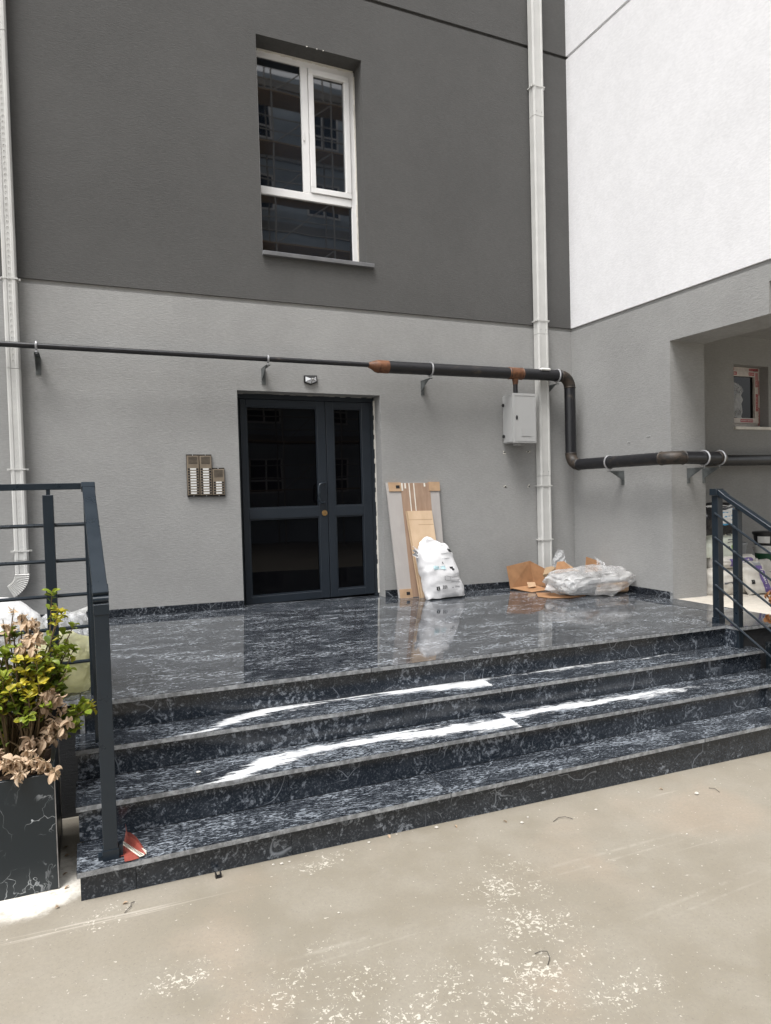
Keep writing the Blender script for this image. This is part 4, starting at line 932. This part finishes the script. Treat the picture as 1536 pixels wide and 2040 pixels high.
# leaning boards: each is built standing and tilted back against the wall
def leaning(name, label, bl, br, tl, tr, th, mat, cat='board', group=None):
    bl, br, tl, tr = map(V, (bl, br, tl, tr)); nrm = (br-bl).cross(tl-bl).normalized()
    if nrm.y > 0: nrm = -nrm
    t = thing(name, label, cat, (bl+br)/2, group)
    def S(u, v_, d_=0.0): return (bl.lerp(br, u)).lerp(tl.lerp(tr, u), v_)+nrm*d_
    m = MB(); m.poly([S(0, 0), S(1, 0), S(1, 1), S(0, 1)], -th, nrm); m.build('panel', mat, t, bevel=.0012)
    return t, S, nrm
def quad(S, u0, u1, v0, v1, d0, d1):
    m = MB(); p = [S(u0, v0, d0), S(u1, v0, d0), S(u1, v1, d0), S(u0, v1, d0)]; q = [S(u0, v0, d1), S(u1, v0, d1), S(u1, v1, d1), S(u0, v1, d1)]
    return m.add(p+q, [(3, 2, 1, 0), (4, 5, 6, 7), (0, 1, 5, 4), (1, 2, 6, 5), (2, 3, 7, 6), (3, 0, 4, 7)])
bt, S, nn = leaning('flat_panel', 'tall grey faced panel with cardboard corner guards leaning by the door', (1.660, -.175, fz(1.66)+.002), (2.26, -.175, fz(2.26)+.002), (1.605, -.030, 1.235), (2.262, -.030, 1.226), .024, M['panel_grey'], 'panel')
quad(S, .26, .82, .002, .998, .0008, .0045).build('wood_strip', M['panel_brown'], bt)
for u in (.41, .50): quad(S, u, u+.018, .40, .996, .005, .0058).build('paint_drip', M['offwhite'], bt)
for u, v_ in ((.27, .93), (.33, .95), (.70, .965)): quad(S, u, u+.03, v_, .997, .005, .0056).build('paint_smear', M['offwhite'], bt)
for (u0, u1, v0, v1) in ((.035, .265, .925, 1.003), (.80, 1.01, .925, 1.006), (.02, .27, -.002, .075)):
    g_ = quad(S, u0, u1, v0, v1, -.026, .010).build('corner_guard', M['card_pale'], bt)
    if u0 < .5: quad(S, u0+.13, u0+.20, v0+.025, v0+.052, .0105, .0115).build('print', M['ink'], g_)
b2, S2, _n = leaning('plywood_board', 'shorter pale plywood board leaning in front of the grey panel', (1.872, -.262, fz(1.87)+.002), (2.17, -.262, fz(2.17)+.002), (1.802, -.105, .918), (2.128, -.105, .912), .018, M['ply'])
for v_, a, b in ((.895, .03, .97), (.835, .4, .98)): quad(S2, a, b, v_, v_+.006, .0003, .0008).build('saw_mark', M['ply_edge'], b2)
quad(S2, 0.0, .055, .0, 1.0, .0004, .0012).build('edge_strip', M['ply_edge'], b2)
b3, S3, _n = leaning('tile_offcut', 'small off white tile offcut leaning behind the white sack', (2.06, -.20, fz(2.1)+.002), (2.40, -.20, fz(2.4)+.002), (2.0, -.045, .335), (2.305, -.045, .335), .012, M['offwhite'], 'tile')

# sack surfaces: a lofted pillow with gathered top, described as S(u,v) so that prints lie on it
def sack_fn(base, ax, upv, w_, h_, th, seed, taper=.0, puff=.5, wr=.012, gather=0.0):
    base = V(base); ax = V(ax).normalized(); upv = V(upv).normalized(); nr = ax.cross(upv).normalized()
    def S(a, v_, off=0.0):
        e = .62; c, s_ = math.cos(a), math.sin(a)
        px = math.copysign(abs(c)**e, c); py = math.copysign(abs(s_)**.75, s_)
        prof = (math.sin(math.pi*min(1, max(0, .5-.5*math.cos(math.pi*min(1, v_*1.0)))*1)) if False else 1)
        wv = w_*(1-taper*v_)*(1-gather*max(0, v_-.75)/.25)
        tv = th*(max(0.0, math.sin(math.pi*(.08+.87*v_)))**puff)*(1-gather*.6*max(0, v_-.7)/.3)
        p = base+ax*(wv*.5*px)+upv*(h_*v_)+nr*(tv*.5*py)
        p = p+upv*(h_*.05*max(0, v_-.7)/.3*nz3(p, 11, seed+9)*2.2)-upv*(h_*.10*max(0, v_-.8)/.2*(abs(px)**2.5)*(1 if gather else 0))
        q = p*1.0; wn_ = nzv(q, 9, seed)*wr+nzv(q, 22, seed+3)*wr*.55+nr*(wr*.6*math.sin(20*v_+7*nz3(q, 5, seed)))*(.2+v_)+nr*(wr*.5*abs(nz3(q, 34, seed+7)))
        return p+wn_+nr*(off if s_ > 0 else -off)
    return S, nr
def build_sack(name, label, mat, S, nr, NU=44, NV=30, cat='sack', group=None, loc=None, part='bag'):
    pts = [S(2*math.pi*i/NU, j/NV) for j in range(NV+1) for i in range(NU)]
    t = thing(name, label, cat, loc or tuple(sum((p for p in pts[:NU]), V())/NU), group)
    m = MB(); m.v = pts
    for j in range(NV):
        for i in range(NU): m.f.append((j*NU+i, j*NU+(i+1) % NU, (j+1)*NU+(i+1) % NU, (j+1)*NU+i)); m.m.append(0)
    m.f.append(tuple(range(NU))[::-1]); m.f.append(tuple(range(NV*NU, NV*NU+NU))); m.m += [0, 0]
    m.build(part, mat, t, smooth=True)
    return t
def on_sack(S, front=1):            # maps (x in -1..1, v) on the front face to a point just off the surface
    def F(x, v_, off=.004):
        x = max(-.98, min(.98, x)); a = math.acos(math.copysign(abs(x)**(1/.62), x)); a = a if front > 0 else -a
        return S(a, v_, off)
    return F
def decal(F, x0, x1, v0, v1, nx=6, nv=6, off=.004):
    m = MB()
    for j in range(nv+1):
        for i in range(nx+1): m.v.append(F(x0+(x1-x0)*i/nx, v0+(v1-v0)*j/nv, off))
    for j in range(nv):
        for i in range(nx): k = j*(nx+1)+i; m.f.append((k, k+1, k+nx+2, k+nx+1)); m.m.append(0)
    return m
def text_on(F, s, x, v_, size_x, size_v, off=.005):
    vs, fs = text_mesh(s, 1.0); m = MB(); m.add([F(x+p.x*size_x, v_+p.y*size_v, off) for p in vs], fs); return m
lean = V((-.17, .22, 1)); S, nr = sack_fn((2.122, -.385, fz(2.12)+.004), (1, .08, 0), lean, .50, .66, .25, 3.0, taper=.22, puff=.45, wr=.013, gather=.28)
# front of the sack faces the court (-y)
cs = build_sack('cement_sack', 'full white woven sack slumped against the plywood board', M['sack'], S, nr)
FS = on_sack(S, 1 if nr.y < 0 else -1)
m = decal(FS, -.62, -.42, .13, .19, 3, 3); m.build('emblem', M['ink'], cs)
m = decal(FS, -.55, -.53, .15, .18, 1, 2, .006); m.add(*(lambda q: (q.v, q.f))(decal(FS, -.55, -.48, .145, .152, 2, 1, .006))); m.build('emblem_mark', M['label'], cs)
text_on(FS, '359', -.30, .14, .16, .065).build('lettering', M['ink'], cs)
decal(FS, .18, .26, .155, .165, 2, 1).build('print_line', M['greyprint'], cs); decal(FS, .36, .62, .16, .168, 4, 1).build('print_line', M['greyprint'], cs)
for (a, b, c, d_) in ((-.12, .80, .27, .275), (-.12, .80, .325, .33), (-.12, -.105, .275, .325), (.79, .80, .275, .325), (.2, .215, .275, .325)): decal(FS, a, b, c, d_, 8, 2).build('print_frame', M['greyprint'], cs)
for a, b, v_ in ((.22, .70, .25), (.16, .74, .235)): decal(FS, a, b, v_, v_+.005, 6, 1).build('print_line', M['greyprint'], cs)
decal(FS, .36, .56, .47, .505, 3, 2).build('emblem', M['ink'], cs); decal(FS, .44, .60, .44, .468, 3, 2).build('emblem', M['ink'], cs)
decal(FS, -.55, .1, .46, .52, 6, 4).build('faded_stamp', M['aqua'], cs)
for (a, b, c, d_) in ((.12, .75, .72, .726), (.10, .55, .64, .645), (.0, .06, .57, .60)): decal(FS, a, b, c, d_, 5, 1).build('print_line', M['greyprint'], cs)
decal(FS, .60, .86, .745, .785, 3, 3).build('emblem', M['ink'], cs)
m = MB(); rr = random.Random(6)                      # torn ear of the sack at the upper left
P0 = S(math.pi, .80); 
for k in range(3):
    a = P0+V((.02, 0, -.03+.03*k)); m.add([a, a+V((-.05-.02*k, -.03, .05)), a+V((-.085, -.01*k, .015+.02*k)), a+V((-.03, -.03, -.02))], [(0, 1, 2), (0, 2, 3)])
m.build('torn_ear', M['sack'], cs)

# ---- cardboard and plastic by the corner
def sheet(pts, th=.004): # thin bent cardboard: quad panel list
    return MB().poly(pts, th, (V(pts[1])-V(pts[0])).cross(V(pts[2])-V(pts[0])))
ZF = fz(3.5)
cb = thing('cardboard_box', 'collapsed brown cardboard box against the wall left of the plastic bundle', 'cardboard', (3.35, -.3, ZF), 'cardboard scraps in the porch corner')
A = [V((3.10, -.19, ZF+.02)), V((3.47, -.13, ZF+.02)), V((3.455, -.10, ZF+.325)), V((3.085, -.14, ZF+.285))]
sheet(A).build('side', M['card'], cb)
sheet([V((3.105, -.195, ZF+.035)), V((3.47, -.14, ZF+.035)), V((3.52, -.42, ZF+.012)), V((3.20, -.47, ZF+.012))]).build('flap', M['card'], cb)
sheet([V((3.475, -.13, ZF+.03)), V((3.56, -.36, ZF+.02)), V((3.55, -.34, ZF+.22)), V((3.458, -.10, ZF+.32))]).build('side', M['card'], cb)
sheet([V((3.28, -.30, ZF+.035)), V((3.38, -.31, ZF+.045)), V((3.40, -.26, ZF+.085)), V((3.30, -.24, ZF+.09))], .003).build('torn_flap', M['card_pale'], cb)
cg = thing('cardboard_offcut', 'folded greyish cardboard wedge lying against the brown box', 'cardboard', (3.55, -.42, ZF+.1), 'cardboard scraps in the porch corner')
m = MB(); m.poly([V((3.36, -.47, ZF+.20)), V((3.44, -.44, ZF+.08)), V((3.50, -.40, ZF+.25)), V((3.45, -.40, ZF+.27))], .12, (1, .25, .05)); m.build('folded_board', M['ply_edge'], cg)
cp = thing('cardboard_flap', 'brown cardboard flap tented at the foot of the downpipe', 'cardboard', (3.75, -.3, ZF+.15), 'cardboard scraps in the porch corner')
sheet([V((3.56, -.42, ZF+.19)), V((3.86, -.40, ZF+.20)), V((3.80, -.30, ZF+.31)), V((3.70, -.30, ZF+.31))]).build('front', M['card'], cp)
sheet([V((3.86, -.40, ZF+.20)), V((4.02, -.34, ZF+.17)), V((3.92, -.26, ZF+.25)), V((3.80, -.30, ZF+.31))]).build('side', M['card_pale'], cp)
cr = thing('cardboard_flap', 'brown cardboard corner standing behind the right end of the plastic bundle', 'cardboard', (4.05, -.55, ZF+.1), 'cardboard scraps in the porch corner')
sheet([V((3.86, -.60, ZF+.20)), V((4.20, -.52, ZF+.19)), V((4.19, -.47, ZF+.30)), V((3.97, -.50, ZF+.37))]).build('flap', M['card'], cr)
cf = thing('cardboard_sheet', 'flat brown cardboard scrap lying in front of the plastic bundle', 'cardboard', (3.3, -.86, ZF), 'cardboard scraps in the porch corner')
m = MB(); m.poly([V((3.04, -.80, 0)), V((3.10, -.94, 0)), V((3.30, -1.02, 0)), V((3.56, -.96, 0)), V((3.50, -.72, 0)), V((3.2, -.55, 0))], .006, (0, 0, 1))
m.xf(lambda v: (v.x, v.y, v.z+fz(v.x)+.003+.012*max(0, nz3(v, 6, 2)))); m.build('sheet', M['card'], cf)
def crumple_blob(name, label, mat, c, rx, ry, rz, seed, cat, group=None, NU=64, NV=36, amp=.10, flat=True, sq=.6, f1=5, part='film', ridge=.5):
    c = V(c); t = thing(name, label, cat, (c.x, c.y, c.z-rz), group); m = MB()
    for j in range(NV+1):
        ph = math.pi*j/NV
        for i in range(NU):
            a = 2*math.pi*i/NU; d_ = V((math.copysign(abs(math.cos(a))**sq, math.cos(a))*math.sin(ph)**.7, math.copysign(abs(math.sin(a))**sq, math.sin(a))*math.sin(ph)**.7, -math.cos(ph)))
            n1 = nz3(d_, f1*.5, seed); n2 = abs(nz3(d_, f1, seed+2)); n3 = abs(nz3(d_, f1*2.3, seed+5))
            k = 1+amp*(1.4*n1-ridge*2*n2-ridge*n3)
            p = V((d_.x*rx, d_.y*ry, d_.z*rz))*k
            if flat: p.z = max(p.z, -rz*.96+.01*abs(nz3(d_, 6, seed)))
            m.v.append(c+p)
    for j in range(NV):
        for i in range(NU): m.f.append((j*NU+i, j*NU+(i+1) % NU, (j+1)*NU+(i+1) % NU, (j+1)*NU+i)); m.m.append(0)
    m.build(part, mat, t, smooth=True); return t
pb = crumple_blob('plastic_bundle', 'long bundle wrapped in crumpled clear plastic film in the porch corner', M['film'], (3.68, -.88, ZF+.155), .54, .26, .16, 2.0, 'plastic', NU=120, NV=56, amp=.13, f1=3.6, ridge=.45, sq=.5)
m = MB().box(3.32, 4.10, -.99, -.76, ZF+.02, ZF+.16).xf(lambda v: v+nzv(v, 6, 3)*.03); m.build('contents', M['bucket_grey'], pb, bevel=.02)
m = MB().box(3.70, 4.15, -1.02, -.80, ZF+.01, ZF+.12).xf(lambda v: v+nzv(v, 5, 8)*.03); m.build('contents', M['card_pale'], pb, bevel=.02)
def film_sheet(name, label, corners, mat, seed, N=22, amp=.05, cat='plastic', parent=None):
    a, b, c, d_ = map(V, corners); m = MB(); nrm = (b-a).cross(d_-a).normalized()
    for i in range(N+1):
        for j in range(N+1):
            u, v_ = i/N, j/N; p = a.lerp(b, u).lerp(d_.lerp(c, u), v_)
            p += nrm*(amp*(nz3(p, 6, seed)*1.3-abs(nz3(p, 13, seed+1))))+nzv(p, 9, seed)*amp*.4; m.v.append(p)
    for i in range(N):
        for j in range(N): m.f.append((i*(N+1)+j, (i+1)*(N+1)+j, (i+1)*(N+1)+j+1, i*(N+1)+j+1)); m.m.append(0)
    if parent: return m.build(name, mat, parent)
    t = thing(name, label, cat, a); m.build('film', mat, t); return t
film_sheet('film_fold', '', [(3.90, -.80, ZF+.22), (4.14, -.70, ZF+.20), (4.17, -.62, ZF+.27), (4.04, -.55, ZF+.40)], M['film_thin'], 4, 20, .03, parent=pb)
film_sheet('film_fold', '', [(3.98, -.98, ZF+.08), (4.17, -.82, ZF+.03), (4.16, -.80, ZF+.27), (3.95, -.90, ZF+.26)], M['film'], 9, 20, .04, parent=pb)
film_sheet('film_fold', '', [(3.62, -1.03, ZF+.02), (3.80, -1.14, ZF+.006), (3.98, -1.06, ZF+.05), (3.75, -.98, ZF+.2)], M['film'], 12, 18, .03, parent=pb)
film_sheet('film_fold', '', [(3.10, -.84, ZF+.10), (3.32, -1.04, ZF+.08), (3.60, -1.06, ZF+.20), (3.22, -.80, ZF+.25)], M['film'], 15, 20, .03, parent=pb)
film_sheet('plastic_scrap', 'clear plastic film peak standing behind the tented cardboard', [(3.66, -.26, ZF+.20), (3.94, -.24, ZF+.20), (3.88, -.18, ZF+.42), (3.80, -.18, ZF+.45)], M['film_thin'], 7, 20, .03)

# ---- bags behind the left railing
crumple_blob('plastic_bag', 'bulging white plastic bag behind the left railing', M['film_white'], (-2.02, -2.36, fz(-2)+.265), .36, .30, .275, 5.0, 'bag', 'rubbish bags behind the left railing', amp=.08, NU=70, NV=44, sq=.85, part='bag', f1=3)
crumple_blob('plastic_bag', 'pale yellow plastic bag low behind the left railing', M['film_yellow'], (-1.58, -2.50, fz(-1.6)+.16), .20, .15, .18, 9.0, 'bag', 'rubbish bags behind the left railing', amp=.10, NU=60, NV=40, sq=.85, part='bag', f1=3)
crumple_blob('plastic_bag', 'crumpled clear plastic bag above the yellow bag by the left railing', M['film_thin'], (-1.56, -2.22, fz(-1.5)+.20), .20, .19, .22, 14.0, 'bag', 'rubbish bags behind the left railing', amp=.2, NU=70, NV=44, sq=.8, part='bag', f1=5)
film_sheet('plastic_strip', 'white torn plastic strip sticking up by the left corner post', [(-1.56, -2.28, .42), (-1.46, -2.30, .44), (-1.44, -2.30, .485), (-1.55, -2.28, .445)], M['film_white'], 3, 6, .01)

# ---- red scrap with a cream perforated bead on the lowest step
zs = Z[3]+fz(-1.3)+.001
rs = thing('plastic_scrap', 'red plastic scrap with cream perforated bead by the left railing foot', 'scrap', (-1.31, -3.45, zs))
m = MB(); pts = [(-1.352, -3.42), (-1.352, -3.53), (-1.333, -3.53), (-1.332, -3.585), (-1.306, -3.588), (-1.27, -3.585), (-1.30, -3.47), (-1.335, -3.405)]
m.poly([V((x, y, zs+.002)) for x, y in pts], .002, (0, 0, 1)); m.build('sheet', M['red'], rs)
m = MB(); a, b = V((-1.326, -3.40, zs+.003)), V((-1.250, -3.572, zs+.003)); N = 12
for i in range(N+1):
    t_ = i/N; p = a.lerp(b, t_); hgt = .055*math.sin(math.pi*(.25+.72*t_))**.8+(.045 if i == 0 else 0)
    m.v += [p, p+V((.012, .010, hgt*.6)), p+V((.010, .012, hgt))]
for i in range(N):
    for j in range(2): m.f.append((i*3+j, (i+1)*3+j, (i+1)*3+j+1, i*3+j+1)); m.m.append(0)
m.build('upright_sheet', M['red'], rs)
dirv = (b-a).normalized(); side = V((-dirv.y, dirv.x, 0)); 
MB().bar(a+V((-.006, -.002, .002)), b+V((-.006, -.002, .002)), .022, .003).build('bead', M['bead'], rs)
MB().bar(a+side*.014+V((0, 0, .009)), b+side*.014+V((0, 0, .009)), .003, .016).build('bead', M['bead'], rs)
m = MB(); nh = 16
for i in range(nh):
    p = a.lerp(b, (i+.7)/(nh+.4))+V((-.006, -.002, .0042)); m.bar(p-side*.007, p+side*.007, .0052, .0008)
m.build('bead_holes', M['ink'], rs)['kind'] = 'stuff'

# ================================================================== MATERIALS STACKED IN THE PASSAGE
def bucket(label, c, r, h_, body, lid=None, bands=(), handle=False, txt=None):
    t = thing('bucket', label, 'bucket', c, 'paint buckets in the passage'); c = V(c)
    MB().lathe(c, [(r*.88, 0.0), (r*.9, .004), (r*.985, h_*.86), (r*1.05, h_*.86), (r*1.05, h_*.885), (r*.99, h_*.89), (r, h_)], 36).build('body', body, t, smooth=True)
    if lid: MB().lathe(c+V((0, 0, h_)), [(r*1.06, -.018), (r*1.07, -.014), (r*1.07, .006), (r*1.03, .012), (r*.97, .012), (r*.95, .006), (.01, .006)], 36).build('lid', lid, t, smooth=True)
    for z0, z1, mt, a0, a1 in bands:
        m = MB(); n = 26
        for i in range(n+1):
            a = a0+(a1-a0)*i/n
            for z in (z0, z1):
                rr_ = r*(.9+.085*(z/(h_*.86)))+.0015; m.v.append(c+V((rr_*math.cos(a), rr_*math.sin(a), z)))
        for i in range(n): m.f.append((2*i, 2*i+2, 2*i+3, 2*i+1)); m.m.append(0)
        m.build('label_band', mt, t, smooth=True)
    if txt:
        s, a0, z, sz = txt; vs, fs = text_mesh(s, sz); rr_ = r*.985+.004; m = MB()
        m.add([c+V((rr_*math.cos(a0+p.x/rr_), rr_*math.sin(a0+p.x/rr_), z+p.y)) for p in vs], fs); m.build('lettering', M['label'], t)
    return t
def F_(x): return fz(x)-.002
XB, YB = 6.06, -1.30
az = math.atan2(CAM.y-YB, CAM.x-XB)                     # the side that faces the court
nb_ = bucket('navy bucket with round sticker at the foot of the bucket stack in the passage', (XB, YB, F_(6)), .15, .20, M['navy'], M['navy'])
bucket('white bucket with dark green label band stacked on the navy bucket', (XB, YB, F_(6)+.212), .155, .27, M['bucket'], M['bucket'], [(.10, .19, M['greenband'], az-1.3, az+1.3)], txt=('PE', az-.28, .215+F_(6)+.12, .085))
bucket('black bucket with pale label on top of the white green banded bucket', (XB-.03, YB, F_(6)+.495), .145, .15, M['black'], M['black'], [(.03, .11, M['label'], az-.75, az+.25)])
bucket('white bucket with red stripe behind the right railing post', (5.62, -1.22, F_(5.6)+.17), .14, .20, M['bucket'], M['bucket'], [(.10, .135, M['redband'], az-1.3, az+1.3), (.02, .085, M['bucket_grey'], az-.2, az+.9)])
bucket('plain white bucket under the red striped bucket', (5.62, -1.20, F_(5.6)), .14, .16, M['bucket'], M['bucket'])
bucket('grey bucket with red rim line on top of the red striped bucket', (5.60, -1.22, F_(5.6)+.385), .115, .14, M['bucket_grey'], M['bucket_grey'], [(.01, .022, M['redband'], az-1.3, az+1.3)])
MB().lathe((0, 0, 0), [(0, 0), (.026, 0), (.026, .002), (0, .002)], 20).xf(lambda v: (XB-.02+v.x*.8+0, YB-.157-v.z, F_(6)+.12+v.y)).build('sticker', M['redband'], nb_)
def psack(label, mat, base, ax, upv, w_, h_, th, seed, **k):
    S, nr = sack_fn(base, ax, upv, w_, h_, th, seed, **k); t = build_sack('mortar_sack', label, mat, S, nr, 30, 18, 'sack', 'sacks stacked in the passage')
    return t, on_sack(S, 1 if nr.y < 0 else -1)
t, F = psack('off white sack lying at the bottom of the passage stack', M['sack_warm'], (5.10, -1.50, F_(5.1)+.005), (1, -.12, 0), (.0, .06, 1), .66, .29, .34, 21, puff=.28, wr=.012)
decal(F, -.55, -.2, .40, .47, 3, 1).build('print_line', M['greyprint'], t); decal(F, .25, .8, .65, .70, 3, 1).build('print_line', M['greenprint'], t); decal(F, .70, .85, .28, .38, 2, 2).build('emblem', M['ink'], t)
t, F = psack('off white sack with purple band lying on the bottom sack', M['sack_warm'], (5.16, -1.50, F_(5.1)+.285), (1, -.05, 0), (0, .1, 1), .60, .13, .34, 25, puff=.3, wr=.010)
decal(F, -.55, .55, .12, .80, 10, 4).build('purple_band', M['purple'], t); text_on(F, 'noni', -.30, .30, .22, .55, .007).build('lettering', M['label'], t)
t, F = psack('pale green and white sack standing under the black sack in the passage', M['sack_green'], (5.05, -1.44, F_(5.1)+.40), (1, -.1, 0), (.05, .15, 1), .56, .30, .22, 29, puff=.35, wr=.012)
decal(F, .05, .22, .33, .38, 2, 1).build('print_dots', M['ink'], t); decal(F, .0, .35, .80, .86, 3, 1).build('print_line', M['greyprint'], t); decal(F, .1, .5, .5, .53, 3, 1).build('print_line', M['greyprint'], t); decal(F, .1, .45, .6, .63, 3, 1).build('print_line', M['greyprint'], t); decal(F, .3, .5, .3, .42, 2, 2).build('green_mark', M['greenprint'], t)
t, F = psack('glossy black sack with white and blue label on top of the passage stack', M['blackbag'], (5.02, -1.46, F_(5.1)+.665), (1, -.05, 0), (.02, .08, 1), .60, .34, .26, 33, puff=.4, wr=.016)
decal(F, -.62, .42, .28, .76, 8, 6).build('blue_border', M['blue'], t); decal(F, -.60, .36, .33, .78, 8, 6, .008).build('white_label', M['label'], t)
decal(F, -.9, .9, .88, .94, 8, 1, .006).build('folded_hem', M['label'], t)
t, F = psack('white sack with upright purple stripe leaning on the passage stack', M['sack_warm'], (5.33, -1.74, F_(5.4)+.005), (1, -.1, 0), (-.22, .30, 1), .32, .40, .14, 37, puff=.5, wr=.012)
decal(F, .15, .72, .02, .80, 4, 8).build('purple_stripe', M['purple'], t); decal(F, .1, .7, .80, .96, 4, 2).build('grey_panel', M['bucket_grey'], t); decal(F, -.75, -.5, .30, .42, 2, 2).build('emblem', M['ink'], t)
tx = text_mesh('noni', 1.0); m = MB(); m.add([F(.32+.0+.30*(1-p.y)-.1, .62-p.x*.2, .007) for p in tx[0]], tx[1]); m.build('lettering', M['label'], t)
t, F = psack('slumped off white sack right of the purple striped sack', M['sack_warm'], (5.68, -1.62, F_(5.7)+.005), (1, -.2, 0), (-.25, .25, 1), .34, .36, .16, 41, puff=.5, wr=.018)
decal(F, .35, .6, .2, .32, 2, 2).build('red_mark', M['redband'], t); decal(F, .0, .5, .6, .62, 3, 1).build('print_line', M['greyprint'], t)

# ================================================================== SMALL LITTER
def pebble(x, y, s, mat, label, onz, group):
    m = MB(); rr = random.Random(int(x*977+y*131)); n = 7
    for j in range(5):
        ph = math.pi*j/4
        for i in range(n): a = 2*math.pi*i/n; k = rr.uniform(.75, 1.15); m.v.append(V((x+s*k*math.sin(ph)*math.cos(a), y+s*k*.8*math.sin(ph)*math.sin(a), onz+s*.45-s*.55*k*math.cos(ph)*.8)))
    for j in range(4):
        for i in range(n): m.f.append((j*n+i, j*n+(i+1) % n, (j+1)*n+(i+1) % n, (j+1)*n+i)); m.m.append(0)
    o = m.build('pebble', mat); tag(o, label, 'pebble', group)
PB = 'pale stone chip lying on the concrete in front of the steps'
rr = random.Random(17)
for (x, y, s) in ((1.91, -3.86, .016), (.71, -3.74, .012), (.25, -3.60, .013), (.78, -3.70, .008), (-.15, -3.60, .009), (.02, -3.58, .006), (1.2, -3.78, .009), (1.6, -3.70, .007), (-.62, -3.62, .010), (-.66, -3.61, .007), (-.58, -3.615, .006), (.45, -4.0, .007), (1.45, -4.2, .007), (-.5, -4.1, .006), (.9, -4.5, .007), (2.2, -3.75, .007)):
    pebble(x, y, s, M['pebble'], PB, gz(x), 'stone chips on the concrete')
pebble(-.94, -3.30+.13, .013, M['offwhite'], 'white plaster crumb on the left of the second step up', Z[2]+fz(-.94), None)
def litter_leaf(x, y, label, group, k='n'):
    o = bpy.data.objects.new('dead_leaf', LEAF[k][0]); COL.objects.link(o); o.matrix_world = orient(V((x, y, gz(x)+.008)), (math.cos(x*50), math.sin(x*50), .1), rr.uniform(-.6, .6), .55); tag(o, label, 'leaf', group)
for (x, y) in ((-1.327, -3.665), (-1.62, -3.585), (-1.575, -3.03), (-1.57, -3.12), (-1.575, -3.3), (-1.565, -3.42), (-.03, -3.575), (.35, -3.62), (.62, -3.69), (1.75, -3.72)):
    litter_leaf(x, y, 'small dry brown leaf on the concrete at the foot of the steps', 'dry leaves on the concrete')
def wire(pts, label, r=.0015):
    o = MB().tube([(x, y, gz(x)+.004+z) for x, y, z in pts], r, 6).build('wire_piece', M['wire'], smooth=True); tag(o, label, 'wire', 'wire offcuts on the concrete')
wire([(-1.345, -3.735, 0), (-1.33, -3.715, .004), (-1.318, -3.70, .002), (-1.315, -3.68, .006), (-1.30, -3.665, 0)], 'bent dark wire offcut in front of the left step corner')
wire([(.115, -4.66, 0), (.14, -4.665, .006), (.16, -4.68, .01), (.15, -4.71, .006), (.12, -4.735, 0)], 'hooked dark wire offcut among the white splashes in front')
wire([(.88, -3.80, 0), (.93, -3.78, .004), (.97, -3.79, .006), (1.0, -3.82, 0)], 'thin curved wire offcut just before the lowest step')
wire([(2.05, -3.83, 0), (2.07, -3.86, .005), (2.06, -3.90, 0)], 'short wire offcut near the right picture edge')
x, y = -.925, -3.61
m = MB(); m.box(x-.014, x+.014, y-.012, y+.012, gz(x)+.001, gz(x)+.006); m.box(x-.014, x-.008, y-.012, y+.012, gz(x)+.006, gz(x)+.024); m.box(x+.008, x+.014, y-.012, y+.012, gz(x)+.006, gz(x)+.020)
tag(m.build('plastic_clip', M['black']), 'small black plastic clip on the concrete below the lowest step', 'clip')
